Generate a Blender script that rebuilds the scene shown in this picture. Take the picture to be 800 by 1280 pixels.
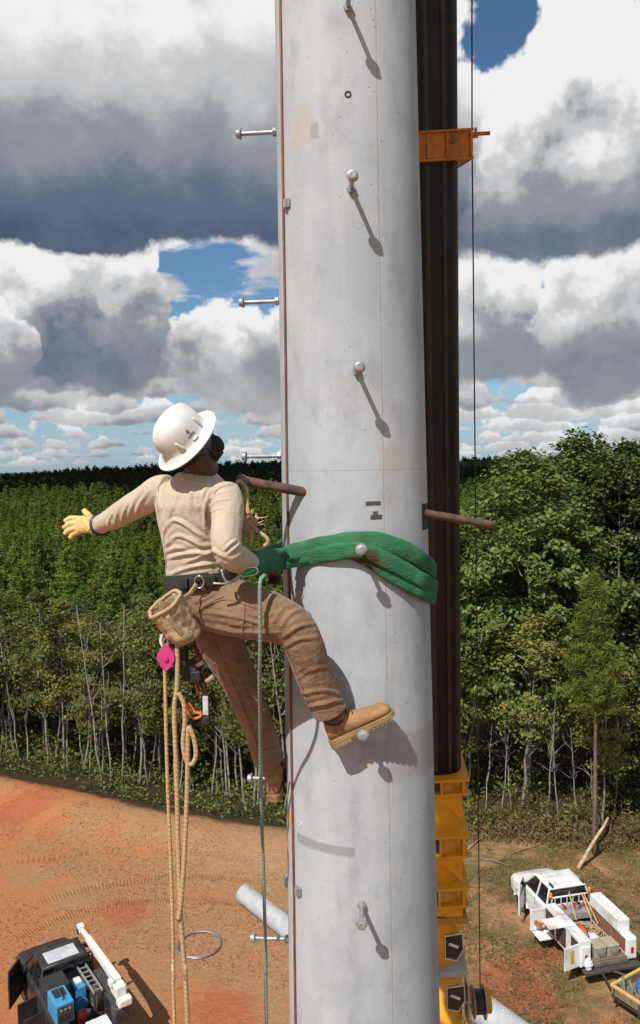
import bpy, bmesh, math, random
import numpy as np
from mathutils import Vector, Matrix, noise as mnoise
for o in list(bpy.data.objects): bpy.data.objects.remove(o)
S = bpy.context.scene
COL = S.collection
R_ = math.radians

# ------------------------------------------------------------------ camera
FPX = 1000.0                      # focal length in pixels of an 800 x 1280 frame
CAM = Vector((0, 0, 17.5))
PITCH, ROLL = math.atan(63/FPX), R_(1.0)
_F = Vector((0, math.cos(PITCH), -math.sin(PITCH)))
_U0 = Vector((0, math.sin(PITCH), math.cos(PITCH)))
_R = Vector((1, 0, 0))*math.cos(ROLL) - _U0*math.sin(ROLL)
_U = Vector((1, 0, 0))*math.sin(ROLL) + _U0*math.cos(ROLL)
cd = bpy.data.cameras.new('camera'); cam = bpy.data.objects.new('camera', cd); COL.objects.link(cam)
cd.sensor_fit = 'VERTICAL'; cd.sensor_height = 24.0; cd.lens = FPX/1280*24.0
cd.clip_start = 0.05; cd.clip_end = 20000
m3 = Matrix((_R, _U, -_F)).transposed()
cam.matrix_world = Matrix.Translation(CAM) @ m3.to_4x4()
S.camera = cam
S.render.resolution_x, S.render.resolution_y = 640, 1024
S.render.engine = 'CYCLES'
S.cycles.max_bounces = 5; S.cycles.diffuse_bounces = 2; S.cycles.glossy_bounces = 2; S.cycles.transmission_bounces = 2; S.cycles.transparent_max_bounces = 4

def at(px, py, Y):                # the point at depth Y seen at a pixel of the photograph
    v = _F + _R*((px-400)/FPX) - _U*((py-640)/FPX)
    return CAM + v*(Y/v.y)
def gz(px, py, z=0.0):            # the point at height z seen at a pixel
    v = _F + _R*((px-400)/FPX) - _U*((py-640)/FPX)
    return CAM + v*((z-CAM.z)/v.z)

# ------------------------------------------------------------------ node helper
class NB:
    def __init__(s, tree): s.t = tree; s.n = tree.nodes; s.l = tree.links
    def put(s, sock, v):
        if isinstance(v, bpy.types.NodeSocket): s.l.new(v, sock)
        elif v is not None: sock.default_value = v
    def m(s, op, a, b=None, c=None, clamp=False):
        n = s.n.new('ShaderNodeMath'); n.operation = op; n.use_clamp = clamp
        for i, v in enumerate((a, b, c)): s.put(n.inputs[i], v)
        return n.outputs[0]
    def add(s, a, b): return s.m('ADD', a, b)
    def sub(s, a, b): return s.m('SUBTRACT', a, b)
    def mul(s, a, b): return s.m('MULTIPLY', a, b)
    def v(s, op, a, b=None, scale=None):
        n = s.n.new('ShaderNodeVectorMath'); n.operation = op
        s.put(n.inputs[0], a)
        if b is not None: s.put(n.inputs[1], b)
        if scale is not None: s.put(n.inputs['Scale'], scale)
        return n.outputs['Value'] if op in ('LENGTH', 'DOT_PRODUCT', 'DISTANCE') else n.outputs[0]
    def comb(s, x, y, z):
        n = s.n.new('ShaderNodeCombineXYZ')
        for i, v in enumerate((x, y, z)): s.put(n.inputs[i], v)
        return n.outputs[0]
    def sep(s, v):
        n = s.n.new('ShaderNodeSeparateXYZ'); s.put(n.inputs[0], v); return n.outputs
    def noise(s, vec, scale, detail=4, rough=.55, dist=0, col=False):
        n = s.n.new('ShaderNodeTexNoise'); s.put(n.inputs['Vector'], vec); s.put(n.inputs['Scale'], scale)
        n.inputs['Detail'].default_value = detail; n.inputs['Roughness'].default_value = rough
        n.inputs['Distortion'].default_value = dist
        return n.outputs[1 if col else 0]
    def voro(s, vec, scale, detail=0, rough=.5, feature='F1', out='Distance', smooth=None):
        n = s.n.new('ShaderNodeTexVoronoi'); n.feature = feature; s.put(n.inputs['Vector'], vec)
        s.put(n.inputs['Scale'], scale); n.inputs['Detail'].default_value = detail
        n.inputs['Roughness'].default_value = rough; n.normalize = True
        if smooth is not None: n.inputs['Smoothness'].default_value = smooth
        return n.outputs[out]
    def mr(s, v, a, b, c=0., d=1., kind='SMOOTHSTEP'):
        n = s.n.new('ShaderNodeMapRange'); n.interpolation_type = kind
        s.put(n.inputs['Value'], v)
        for i, q in zip((1, 2, 3, 4), (a, b, c, d)): s.put(n.inputs[i], q)
        return n.outputs[0]
    def ramp(s, f, stops, interp='LINEAR'):
        n = s.n.new('ShaderNodeValToRGB'); n.color_ramp.interpolation = interp
        e = n.color_ramp.elements
        while len(e) < len(stops): e.new(.5)
        for q, (p, c) in zip(e, stops):
            q.position = p; q.color = (*c, 1) if len(c) == 3 else c
        s.put(n.inputs[0], f); return n.outputs[0]
    def mix(s, f, a, b, blend='MIX'):
        n = s.n.new('ShaderNodeMix'); n.data_type = 'RGBA'; n.blend_type = blend
        s.put(n.inputs[0], f)
        for i, v in ((6, a), (7, b)):
            if isinstance(v, (tuple, list)) and len(v) == 3: v = (*v, 1)
            s.put(n.inputs[i], v)
        return n.outputs[2]
    def bump(s, h, strength=.5, dist=.02):
        n = s.n.new('ShaderNodeBump'); s.put(n.inputs['Height'], h)
        n.inputs['Strength'].default_value = strength; n.inputs['Distance'].default_value = dist
        return n.outputs[0]
    def attr(s, name, out=2):
        n = s.n.new('ShaderNodeAttribute'); n.attribute_name = name; return n.outputs[out]

# ------------------------------------------------------------------ sun, sky, exposure
SUN_TO = Vector((-0.61, -1.0, 1.38)).normalized()        # towards the sun: behind the camera, high on the left
sd = bpy.data.lights.new('sun', 'SUN'); sun = bpy.data.objects.new('sun', sd); COL.objects.link(sun)
sd.energy = 5.0; sd.angle = R_(0.53); sd.color = (1.0, 0.975, 0.935)
sun.rotation_euler = SUN_TO.to_track_quat('Z', 'Y').to_euler(); sun.location = (0, -20, 40)
S.view_settings.view_transform = 'Standard'; S.view_settings.look = 'None'
S.view_settings.exposure = 0.0; S.view_settings.gamma = 1.0
SKYS = 0.09
W = bpy.data.worlds.new('World'); S.world = W; W.use_nodes = True
W.cycles.sampling_method = 'MANUAL'; W.cycles.sample_map_resolution = 512
def build_world():
    k = NB(W.node_tree); k.n.clear()
    out = k.n.new('ShaderNodeOutputWorld'); bg = k.n.new('ShaderNodeBackground'); k.l.new(bg.outputs[0], out.inputs[0])
    bg.inputs[1].default_value = SKYS
    sky = k.n.new('ShaderNodeTexSky'); sky.sky_type = 'NISHITA'; sky.sun_disc = False
    sky.sun_elevation = math.asin(SUN_TO.z); sky.sun_rotation = math.atan2(SUN_TO.x, SUN_TO.y)
    sky.air_density = 1.0; sky.dust_density = 0.6; sky.ozone_density = 2.2; sky.altitude = 200
    d = k.v('NORMALIZE', k.n.new('ShaderNodeTexCoord').outputs['Generated'])
    x, y, z = k.sep(d)
    el = k.mul(k.m('ARCSINE', z), 57.2958)
    az = k.mul(k.m('ARCTAN2', x, y), 57.2958)
    # direction-space fbm used to ruffle every outline
    wn = k.noise(d, 9.0, 8, .58, col=True)
    wx, wy, wz = k.sep(wn)
    n1 = k.noise(k.v('ADD', d, (3.1, 1.7, 0.4)), 7.0, 8, .58)
    vo = k.voro(k.v('ADD', d, k.v('SCALE', k.v('SUBTRACT', wn, (.5, .5, .5)), scale=.05)), 16.0, 3, .55, 'F1')
    fin = k.sub(k.voro(d, 70.0, 2, .6, 'F1'), .45)
    puff = k.sub(k.add(k.mul(n1, .62), k.mul(k.sub(1.0, vo), .42)), k.mul(fin, .10))           # about .25 .. .85, cauliflower
    # the same puffs looked up a little towards the sun: the difference shades the lumps
    d2 = k.v('ADD', d, (-.028, .0, .045))
    n2 = k.noise(k.v('ADD', d2, (3.1, 1.7, 0.4)), 7.0, 6, .58)
    vo2 = k.voro(k.v('ADD', d2, k.v('SCALE', k.v('SUBTRACT', wn, (.5, .5, .5)), scale=.05)), 16.0, 3, .55, 'F1')
    relief = k.sub(puff, k.add(k.mul(n2, .62), k.mul(k.sub(1.0, vo2), .42)))
    ea = k.add(el, k.mul(k.sub(wy, .5), 5.0)); aa = k.add(az, k.mul(k.sub(wx, .5), 7.0))
    stops = [(0, (.055, .088, .15)), (.22, (.115, .155, .225)), (.45, (.27, .30, .335)), (.7, (.55, .56, .57)), (1, (.87, .87, .86))]
    stops = [(p, tuple(min(c/SKYS/12, 1.) for c in cc)) for p, cc in stops]     # ramp stores value / 12
    def colour(t): return k.v('SCALE', k.ramp(t, stops, 'EASE'), scale=12.0)
    cur = k.v('MULTIPLY', sky.outputs[0], (.72, .93, 1.04))
    # pale blue air low down
    cur = k.mix(k.mr(el, 0, 10, .55, 0), cur, tuple(c/SKYS for c in (.36, .50, .66)))
    # the ordinary broken clouds of the rest of the sky: noise on a plane overhead
    zz = k.add(k.m('MAXIMUM', z, 0.0), .06)
    q = k.v('ADD', k.comb(k.m('DIVIDE', x, zz), k.m('DIVIDE', y, zz), 0), (7.3, 2.2, 0))
    r1 = k.noise(q, .9, 6, .56)
    dd = k.add(r1, k.mul(k.sub(puff, .55), .25))
    t = k.add(k.sub(.86, k.mul(k.mr(dd, .5, .72), .5)), k.mul(relief, 1.4))
    cur = k.mix(k.mul(k.mr(dd, .47, .55), k.mr(el, 4, 10)), cur, colour(t))
    # rows of small cumulus one behind the other down to the horizon: base, height, width, cover
    for i, (eb, h, w, cv) in enumerate(((.1, .55, 2.0, .43), (.6, .75, 2.4, .42), (1.2, .95, 2.8, .42), (2.0, 1.2, 3.3, .41), (2.9, 1.5, 3.8, .41), (3.9, 1.8, 4.4, .40), (5.0, 2.1, 5.0, .40), (6.1, 2.5, 5.6, .42))):
        nn = k.n.new('ShaderNodeTexNoise'); nn.noise_dimensions = '2D'
        nn.inputs['Detail'].default_value = 3; nn.inputs['Scale'].default_value = 1.0; nn.inputs['Roughness'].default_value = .6
        k.put(nn.inputs['Vector'], k.comb(k.m('DIVIDE', az, w), k.add(k.m('DIVIDE', el, h*3.2), i*7.7), 0))
        dy = k.m('DIVIDE', k.sub(k.add(el, k.mul(k.sub(wy, .5), h*1.1)), eb), h)
        dn = k.sub(k.add(k.mul(k.sub(nn.outputs[0], cv), 4.2), k.mul(k.sub(puff, .55), 3.2)), k.m('MAXIMUM', k.mul(dy, .75), k.mul(dy, -5.0)))
        al = k.mr(dn, 0.0, .34)
        t = k.add(k.add(.34, k.mul(dy, .62)), k.mul(relief, 2.2))
        t = k.add(t, k.mr(dn, 0, .9, .22, 0))
        t = k.mr(t, 0, 1, .24+.16*(1-i/7), .96, 'LINEAR')
        cur = k.mix(k.mul(al, .70+.3*min(1, i/4)), cur, colour(t))
    # single big cumulus: azimuth, base, height, half width, flatness of base, tone at base, tone gain, puff weight
    BIG = [(-5.5, 6.2, 5.2, 4.4, 3.0, .55, .85, 1.4),
           (1.5, 6.0, 7.0, 6.0, 3.0, .40, .9, 1.3),
           (-16.0, 7.0, 10.2, 6.4, 3.4, .33, .86, 1.25),
           (-24.5, 5.6, 6.0, 5.0, 3.0, .40, .85, 1.3),
           (12.0, 7.8, 7.2, 4.6, 3.0, .40, 1.1, 1.35),
           (20.5, 6.6, 10.2, 5.8, 3.0, .36, .98, 1.35),
           (16.5, 14.8, 17.0, 10.5, 4.5, .28, .82, 1.2),
           (4.0, 15.0, 22.0, 8.0, 4.5, .13, .75, 1.0),
           (-15.0, 15.6, 27.0, 19.5, 5.5, .10, .92, .75)]
    for a, eb, h, ra, fl, t0, tg, A in BIG:
        dx = k.m('DIVIDE', k.sub(aa, a), ra)
        dy = k.m('DIVIDE', k.sub(ea, eb), h)
        dz = k.m('MAXIMUM', dy, k.mul(dy, -fl*h/8.0))
        r = k.m('SQRT', k.add(k.mul(dx, dx), k.mul(dz, dz)))
        dn = k.add(k.sub(1.0, r), k.mul(k.sub(puff, .55), A if h > 16 else A+.35))
        if a == 16.5:      # a gap of clear sky bitten out of its upper left side
            g1 = k.m('DIVIDE', k.sub(aa, 12.9), 4.1); g2 = k.m('DIVIDE', k.sub(ea, 29.8), 5.2)
            gr = k.m('SQRT', k.add(k.mul(g1, g1), k.mul(g2, g2)))
            dn = k.m('MINIMUM', dn, k.add(k.mul(k.sub(gr, 1.0), .9), k.mul(k.sub(puff, .55), .9)))
        soft = k.mr(dy, -.05, .2, .36, .09)
        al = k.mr(dn, 0.0, soft)
        t = k.add(k.add(t0, k.mul(k.m('MAXIMUM', dy, 0.0), tg*(h/12. if h < 16 else 1.9))), k.mul(relief, k.mr(dy, .0, .35, .45, .9 if h > 20 else 2.4)))
        t = k.add(t, k.mul(k.mr(dn, .0, .38, .30, 0), k.mr(dy, .05, .5)))
        cur = k.mix(al, cur, colour(t))
    k.l.new(cur, bg.inputs[0])
build_world()

# ------------------------------------------------------------------ materials
MATS = {}
def mat(name, c1, c2=None, scale=6., rough=.7, metal=0., bump=0., bscale=None, bdist=.01, detail=5, spread=(.35, .65), spec=None, c3=None, s3=1.5):
    if name in MATS: return MATS[name]
    m = bpy.data.materials.new(name); m.use_nodes = True; MATS[name] = m
    k = NB(m.node_tree); b = k.n['Principled BSDF']
    b.inputs['Roughness'].default_value = rough; b.inputs['Metallic'].default_value = metal
    if spec is not None: b.inputs['Specular IOR Level'].default_value = spec
    tc = k.n.new('ShaderNodeTexCoord').outputs['Object']
    col = (*c1, 1)
    if c2 is None: c2 = tuple(x*.8 for x in c1)
    col = k.mix(k.mr(k.noise(tc, scale, detail, .6), *spread), c1, c2)
    if c3 is not None: col = k.mix(k.mr(k.noise(k.v('ADD', tc, (5, 3, 1)), s3, 6, .65), .5, .68), col, c3)
    k.put(b.inputs['Base Color'], col)
    if bump: k.put(b.inputs['Normal'], k.bump(k.noise(tc, bscale or scale*4, 4, .6), bump, bdist))
    return m
def nodemat(name):
    m = bpy.data.materials.new(name); m.use_nodes = True; MATS[name] = m
    k = NB(m.node_tree); return m, k, k.n['Principled BSDF']

# ------------------------------------------------------------------ mesh helper
class MB:
    def __init__(s): s.v = []; s.f = []
    def quad(s, pts):
        b = len(s.v); s.v += [tuple(p) for p in pts]; s.f.append(tuple(range(b, b+len(pts)))); return s
    def box(s, c, size, rot=None, taper=(1, 1)):
        b = len(s.v)
        for z in (-.5, .5):
            tx, ty = taper if z > 0 else (1, 1)
            for x, y in ((-.5, -.5), (.5, -.5), (.5, .5), (-.5, .5)):
                p = Vector((x*size[0]*tx, y*size[1]*ty, z*size[2]))
                if rot is not None: p = rot @ p
                s.v.append(tuple(p+Vector(c)))
        s.f += [(b+3, b+2, b+1, b), (b+4, b+5, b+6, b+7)] + [(b+i, b+(i+1) % 4, b+4+(i+1) % 4, b+4+i) for i in range(4)]
        return s
    def bx(s, x0, x1, y0, y1, z0, z1): return s.box(((x0+x1)/2, (y0+y1)/2, (z0+z1)/2), (x1-x0, y1-y0, z1-z0))
    def loft(s, rings, cap=True, closed=False):
        b = len(s.v); n = len(rings[0])
        for r in rings: s.v += [tuple(p) for p in r]
        m = len(rings)
        for i in range(m if closed else m-1):
            i2 = (i+1) % m
            for j in range(n):
                j2 = (j+1) % n
                s.f.append((b+i*n+j, b+i*n+j2, b+i2*n+j2, b+i2*n+j))
        if cap and not closed:
            s.f.append(tuple(b+j for j in range(n-1, -1, -1))); s.f.append(tuple(b+(m-1)*n+j for j in range(n)))
        return s
    def tube(s, pts, r, seg=8, closed=False, flat=None, cap=True, up=None):
        pts = [Vector(p) for p in pts]; n = len(pts)
        rr = r if isinstance(r, (list, tuple)) else [r]*n
        tang = []
        for i in range(n):
            a = pts[(i-1) % n] if (closed or i > 0) else pts[i]
            c = pts[(i+1) % n] if (closed or i < n-1) else pts[i]
            tang.append((c-a).normalized())
        ref = Vector(up) if up else (Vector((0, 0, 1)) if abs(tang[0].z) < .9 else Vector((0, 1, 0)))
        nrm = (ref - tang[0]*ref.dot(tang[0])).normalized()
        rings = []
        for i in range(n):
            if up:
                q = Vector(up); nrm = (q - tang[i]*q.dot(tang[i])).normalized()
            else:
                nrm = (nrm - tang[i]*nrm.dot(tang[i])).normalized()
            bi = tang[i].cross(nrm)
            q = rr[i]; ra, rb = (q if isinstance(q, (tuple, list)) else (q, q))
            if flat: ra, rb = ra*flat[0], rb*flat[1]
            rings.append([pts[i] + nrm*(math.cos(2*math.pi*j/seg)*ra) + bi*(math.sin(2*math.pi*j/seg)*rb) for j in range(seg)])
        return s.loft(rings, cap, closed)
    def cyl(s, a, b, r, seg=16, r2=None): return s.tube([a, b], [r, r if r2 is None else r2], seg)
    def ell(s, c, rad, rot=None, seg=14, rings=9):
        b = len(s.v); c = Vector(c)
        rs = []
        for i in range(1, rings):
            t = math.pi*i/rings
            row = []
            for j in range(seg):
                a = 2*math.pi*j/seg
                p = Vector((math.sin(t)*math.cos(a)*rad[0], math.sin(t)*math.sin(a)*rad[1], -math.cos(t)*rad[2]))
                row.append(c + (rot @ p if rot is not None else p))
            rs.append(row)
        s.loft(rs, cap=True); return s
    def lathe(s, prof, c=(0, 0, 0), rot=None, seg=24, cap=True):
        c = Vector(c); rings = []
        for r, z in prof:
            rings.append([c + (rot @ p if rot is not None else p) for p in (Vector((r*math.cos(2*math.pi*j/seg), r*math.sin(2*math.pi*j/seg), z)) for j in range(seg))])
        return s.loft(rings, cap)
    def prism(s, poly, axis, a, b):     # polygon in the plane across an axis, extruded from a to b
        def put(p, t): return {'x': (t, p[0], p[1]), 'y': (p[0], t, p[1]), 'z': (p[0], p[1], t)}[axis]
        return s.loft([[put(p, a) for p in poly], [put(p, b) for p in poly]])
    def build(s, name, m, parent=None, smooth=False, bevel=0., sub=0, ang=None):
        me = bpy.data.meshes.new(name); me.from_pydata(s.v, [], s.f); me.update()
        bm = bmesh.new(); bm.from_mesh(me); bmesh.ops.recalc_face_normals(bm, faces=bm.faces); bm.to_mesh(me); bm.free()
        return link(name, me, m, parent, smooth, bevel, sub)
def link(name, me, m, parent=None, smooth=False, bevel=0., sub=0):
    o = bpy.data.objects.new(name, me); COL.objects.link(o)
    if m is not None: me.materials.append(m)
    if smooth: me.polygons.foreach_set('use_smooth', [True]*len(me.polygons))
    if parent is not None: o.parent = parent
    if bevel:
        q = o.modifiers.new('bevel', 'BEVEL'); q.width = bevel; q.segments = 2; q.limit_method = 'ANGLE'; q.angle_limit = R_(35)
        q.harden_normals = False
    if sub:
        q = o.modifiers.new('sub', 'SUBSURF'); q.levels = q.render_levels = sub
    return o
def tag(o, label, cat, group=None, kind=None):
    if label: o['label'] = label
    if cat: o['category'] = cat
    if group: o['group'] = group
    if kind: o['kind'] = kind
    return o
def thing(name, label, cat, loc=(0, 0, 0), rz=0., group=None):
    o = bpy.data.objects.new(name, None); COL.objects.link(o); o.location = loc; o.rotation_euler = (0, 0, rz)
    o.empty_display_size = .2
    return tag(o, label, cat, group)
def dup(root, loc=None, rz=None, scale=None, label=None):
    r = root.copy(); COL.objects.link(r)
    if loc is not None: r.location = loc
    if rz is not None: r.rotation_euler = (0, 0, rz)
    if scale is not None: r.scale = scale
    if label: r['label'] = label
    for ch in list(root.children):
        c = ch.copy(); COL.objects.link(c); c.parent = r
        for g in list(ch.children):
            q = g.copy(); COL.objects.link(q); q.parent = c
    return r
def spline(pts, n=8, closed=False):     # Catmull-Rom through points (any dimension of Vector, or tuples)
    P = [np.array(p, float) for p in pts]; m = len(P); out = []
    for i in range(m if closed else m-1):
        p1, p2 = P[i], P[(i+1) % m]
        p0 = P[(i-1) % m] if (closed or i > 0) else 2*p1-p2
        p3 = P[(i+2) % m] if (closed or i < m-2) else 2*p2-p1
        for j in range(n):
            t = j/n
            out.append(.5*((2*p1)+(-p0+p2)*t+(2*p0-5*p1+4*p2-p3)*t*t+(-p0+3*p1-3*p2+p3)*t**3))
    if not closed: out.append(P[-1])
    return [tuple(o) for o in out]
def sstep(x, a, b):
    t = np.clip((np.asarray(x, float)-a)/(b-a), 0, 1); return t*t*(3-2*t)

# ================================================================== terrain
EDGE = [(-200, 60), (-60, 55), (-30, 49), (-18.1, 43.8), (-8.2, 38.9), (-2, 36.6), (3, 36.2), (7, 36.5), (13.3, 35.0), (20, 34), (60, 36), (200, 50)]
_ex, _ey = np.array([e[0] for e in EDGE]), np.array([e[1] for e in EDGE])
def vnoise(x, y, s, seed=0.):
    return np.array([mnoise.noise((a/s+seed, b/s-seed, seed)) for a, b in zip(np.ravel(x), np.ravel(y))]).reshape(np.shape(x))
def height(x, y):
    x = np.asarray(x, float); y = np.asarray(y, float)
    e = np.interp(x, _ex, _ey); t = y-e
    right = sstep(x, 0, 6)
    drop_l = -5.0*sstep(t, 0, 22) - 7*sstep(t, 10, 90)
    drop_r = -1.0*sstep(t, 4, 25) - 9*sstep(t, 14, 110)
    z = drop_l*(1-right)+drop_r*right
    z = z + sstep(t, 40, 200)*4.6*vnoise(x, y, 85, 3.3)
    r = np.hypot(x, y)
    z = z + np.where(y > 0, sstep(r, 560, 1500), 0)*(10.0 + 17.0*vnoise(x, y, 430, 1.2) + 5*vnoise(x, y, 130, 5.2) + 4*np.clip(x/900, -1, 1))
    z = z - np.where(y > 0, sstep(r, 1650, 3500), 0)*40
    # the clearing itself: gentle unevenness
    z = z + (1-sstep(t, -6, 2))*(.10*vnoise(x, y, 6, 7.1)+.22*vnoise(x, y, 23, 2.1)*sstep(r, 6, 20))
    # spoil lip along the left edge
    z = z + .5*np.exp(-((t+1.2)/1.8)**2)*(1-right)
    return z
def hz(x, y): return float(height(np.array([x]), np.array([y]))[0])

def build_ground():
    rad = np.concatenate([[0.0], np.geomspace(2, 16, 14), np.linspace(17, 60, 90), np.geomspace(61.5, 9000, 80)])
    naz = 300
    # finer sectors in front (+Y)
    az = np.concatenate([np.linspace(-42, 42, 200, endpoint=False), np.linspace(42, 318, 100, endpoint=False)])
    A = np.radians(az)
    X = rad[1:, None]*np.sin(A)[None]; Y = rad[1:, None]*np.cos(A)[None]
    Z = height(X, Y)
    V = [(0, 0, hz(0, 0))] + list(zip(X.ravel().tolist(), Y.ravel().tolist(), Z.ravel().tolist()))
    F = []
    for j in range(naz): F.append((0, 1+(j+1) % naz, 1+j))
    for i in range(len(rad)-2):
        for j in range(naz):
            a = 1+i*naz; b = a+naz
            F.append((a+j, a+(j+1) % naz, b+(j+1) % naz, b+j))
    me = bpy.data.meshes.new('ground'); me.from_pydata(V, [], F); me.update()
    at_ = me.attributes.new('clearing', 'FLOAT', 'POINT')
    co = np.array(V); e = np.interp(co[:, 0], _ex, _ey)
    val = 1-sstep(co[:, 1]-e, -2.2, 1.5)
    at_.data.foreach_set('value', val.astype(np.float32))
    m, k, b = nodemat('clay_ground')
    pos = k.n.new('ShaderNodeNewGeometry').outputs['Position']
    x, y, z = k.sep(pos)
    n_big = k.noise(pos, .16, 5, .6); n_mid = k.noise(k.v('ADD', pos, (9, 4, 0)), .55, 6, .65); n_f = k.noise(pos, 3.2, 8, .72)
    st = k.noise(k.v('MULTIPLY', pos, (1.0, 3.0, 1.0)), 9.0, 6, .75)          # straw litter
    straw = k.mix(k.mr(st, .35, .68), (.45, .26, .13), (.31, .168, .078))
    straw = k.mix(k.mr(n_f, .45, .75), straw, (.47, .29, .15))
    clay = k.mix(k.mr(n_f, .3, .7), (.54, .215, .085), (.45, .165, .062))
    red = k.mix(k.mr(n_f, .3, .7), (.45, .125, .058), (.38, .10, .045))
    # bare orange clay where lorries work on the left; straw elsewhere
    cw = k.add(k.mul(n_mid, .55), k.mul(n_big, .55))
    lw = k.mr(x, -16, 1, .16, -.10)
    lw = k.add(lw, k.mr(y, 36, 24, -.09, .05))
    bare = k.mr(k.add(cw, lw), .47, .70)
    col = k.mix(k.mul(bare, k.mr(st, .25, .62, .55, 1)), straw, clay)
    # grass-tinged litter on the right
    gm = k.mul(k.mr(x, 2.0, 6.0), k.mr(k.noise(k.v('ADD', pos, (30, 2, 0)), .5, 5, .65), .36, .56))
    gras = k.mix(k.mr(n_f, .35, .7), (.105, .110, .035), (.20, .145, .065))
    col = k.mix(k.mul(gm, .85), col, gras)
    # red subsoil patches
    for cx, cy, r in ((6.3, 25.3, 2.0), (7.3, 27.0, 1.0), (8.3, 27.4, .8), (-3.5, 24.6, 1.6), (-8.0, 30.5, 1.5), (-15.5, 40, 2.4)):
        dd = k.v('DISTANCE', k.comb(x, y, 0), (cx, cy, 0))
        mk = k.mr(k.add(k.m('DIVIDE', dd, r), k.mul(k.sub(n_mid, .5), 2.6)), .95, .45)
        col = k.mix(k.mul(mk, k.mr(st, .3, .6, .35, .8)), col, red)
    # wheel ruts curving over the clearing
    hgt = k.add(k.mul(st, .5), n_f)
    nw = k.mul(k.sub(n_mid, .5), .9)
    for cx, cy, rr in ((-6.0, 23.5, 9.6), (-6.0, 23.5, 7.9), (-9.5, 20, 15.3)):
        q = k.v('DISTANCE', k.comb(x, y, 0), (cx, cy, 0))
        w = k.m('ABSOLUTE', k.sub(k.add(q, nw), rr))
        line = k.mul(k.mr(w, .42, .05), k.mr(k.noise(pos, .35, 2, .5), .36, .52))
        lug = k.mr(k.m('SINE', k.mul(k.m('ARCTAN2', k.sub(x, cx), k.sub(y, cy)), 420.0)), -.4, .8)
        line = k.mul(line, k.add(.45, k.mul(lug, .55)))
        col = k.mix(k.mul(line, .17), col, (.20, .08, .03))
        hgt = k.sub(hgt, k.mul(line, .5))
    forest = k.mix(k.mr(n_f, .3, .7), (.075, .048, .024), (.045, .036, .016))
    forest = k.mix(k.mr(y, 60, 140), forest, (.03, .045, .014))
    edge = k.mr(k.add(k.attr('clearing'), k.mul(k.sub(n_mid, .5), .9)), .3, .62)
    col = k.mix(edge, forest, col)
    k.put(b.inputs['Base Color'], col); b.inputs['Roughness'].default_value = .95
    b.inputs['Specular IOR Level'].default_value = .15
    k.put(b.inputs['Normal'], k.bump(hgt, .9, .12))
    g = link('ground', me, m, smooth=True); g['kind'] = 'structure'; return g
build_ground()

# ================================================================== foliage
def leafmat(name, cs, rough=.42, trans=.25, spec=.45):
    m, k, b = nodemat(name)
    t = k.attr('tint')
    info = k.n.new('ShaderNodeObjectInfo').outputs['Random']
    f = k.m('FRACT', k.add(k.mul(t, .8), k.mul(info, .2)))
    col = k.ramp(f, [(i/(len(cs)-1), c) for i, c in enumerate(cs)])
    hs = k.n.new('ShaderNodeHueSaturation'); k.put(hs.inputs['Color'], col)
    k.put(hs.inputs['Value'], k.mr(info, 0, 1, .66, 1.3, 'LINEAR')); k.put(hs.inputs['Hue'], k.mr(k.m('FRACT', k.mul(info, 7.3)), 0, 1, .476, .514, 'LINEAR'))
    k.put(b.inputs['Base Color'], hs.outputs[0])
    b.inputs['Roughness'].default_value = rough; b.inputs['Specular IOR Level'].default_value = spec
    tr = k.n.new('ShaderNodeBsdfTranslucent'); k.put(tr.inputs[0], k.mix(.5, hs.outputs[0], (.25, .3, .03), 'MULTIPLY') if False else hs.outputs[0])
    mx = k.n.new('ShaderNodeMixShader'); mx.inputs[0].default_value = trans
    k.l.new(b.outputs[0], mx.inputs[1]); k.l.new(tr.outputs[0], mx.inputs[2])
    k.l.new(mx.outputs[0], k.n['Material Output'].inputs[0])
    return m
LEAF = {
 'oak': leafmat('broad_leaves', [(.054, .094, .018), (.088, .134, .025), (.132, .172, .036), (.068, .116, .023), (.175, .195, .050)], rough=.48, trans=.25, spec=.4),
 'young': leafmat('yellow_green_leaves', [(.092, .128, .024), (.135, .165, .030), (.185, .19, .038), (.075, .110, .022), (.24, .20, .045)], rough=.55, trans=.34),
 'dark': leafmat('dark_leaves', [(.030, .052, .017), (.046, .074, .022), (.062, .086, .026)], rough=.5, trans=.18),
 'pine': leafmat('pine_needles', [(.085, .135, .022), (.12, .17, .028), (.16, .205, .036), (.10, .15, .024)], rough=.6, trans=.24, spec=.2),
 'plant': leafmat('plantation_needles', [(.090, .150, .026), (.130, .194, .033), (.178, .238, .046)], rough=.65, trans=.3, spec=.15),
 'pinefar': leafmat('far_pine_needles', [(.094, .156, .027), (.132, .194, .034), (.175, .23, .043)], rough=.7, trans=.28, spec=.1),
 'brush': leafmat('dry_brush', [(.17, .105, .05), (.24, .16, .078), (.13, .12, .04)], rough=.8, trans=.2, spec=.1),
}
BARK = mat('grey_bark', (.29, .255, .205), (.16, .135, .105), scale=3, rough=.9, bump=.6, bscale=14, bdist=.03)
BARKD = mat('brown_bark', (.11, .075, .05), (.06, .042, .03), scale=3, rough=.95, bump=.6, bscale=14, bdist=.03)
BARKP = mat('pine_bark', (.20, .13, .095), (.11, .075, .055), scale=3, rough=.95, bump=.6, bscale=14, bdist=.03)

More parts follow.
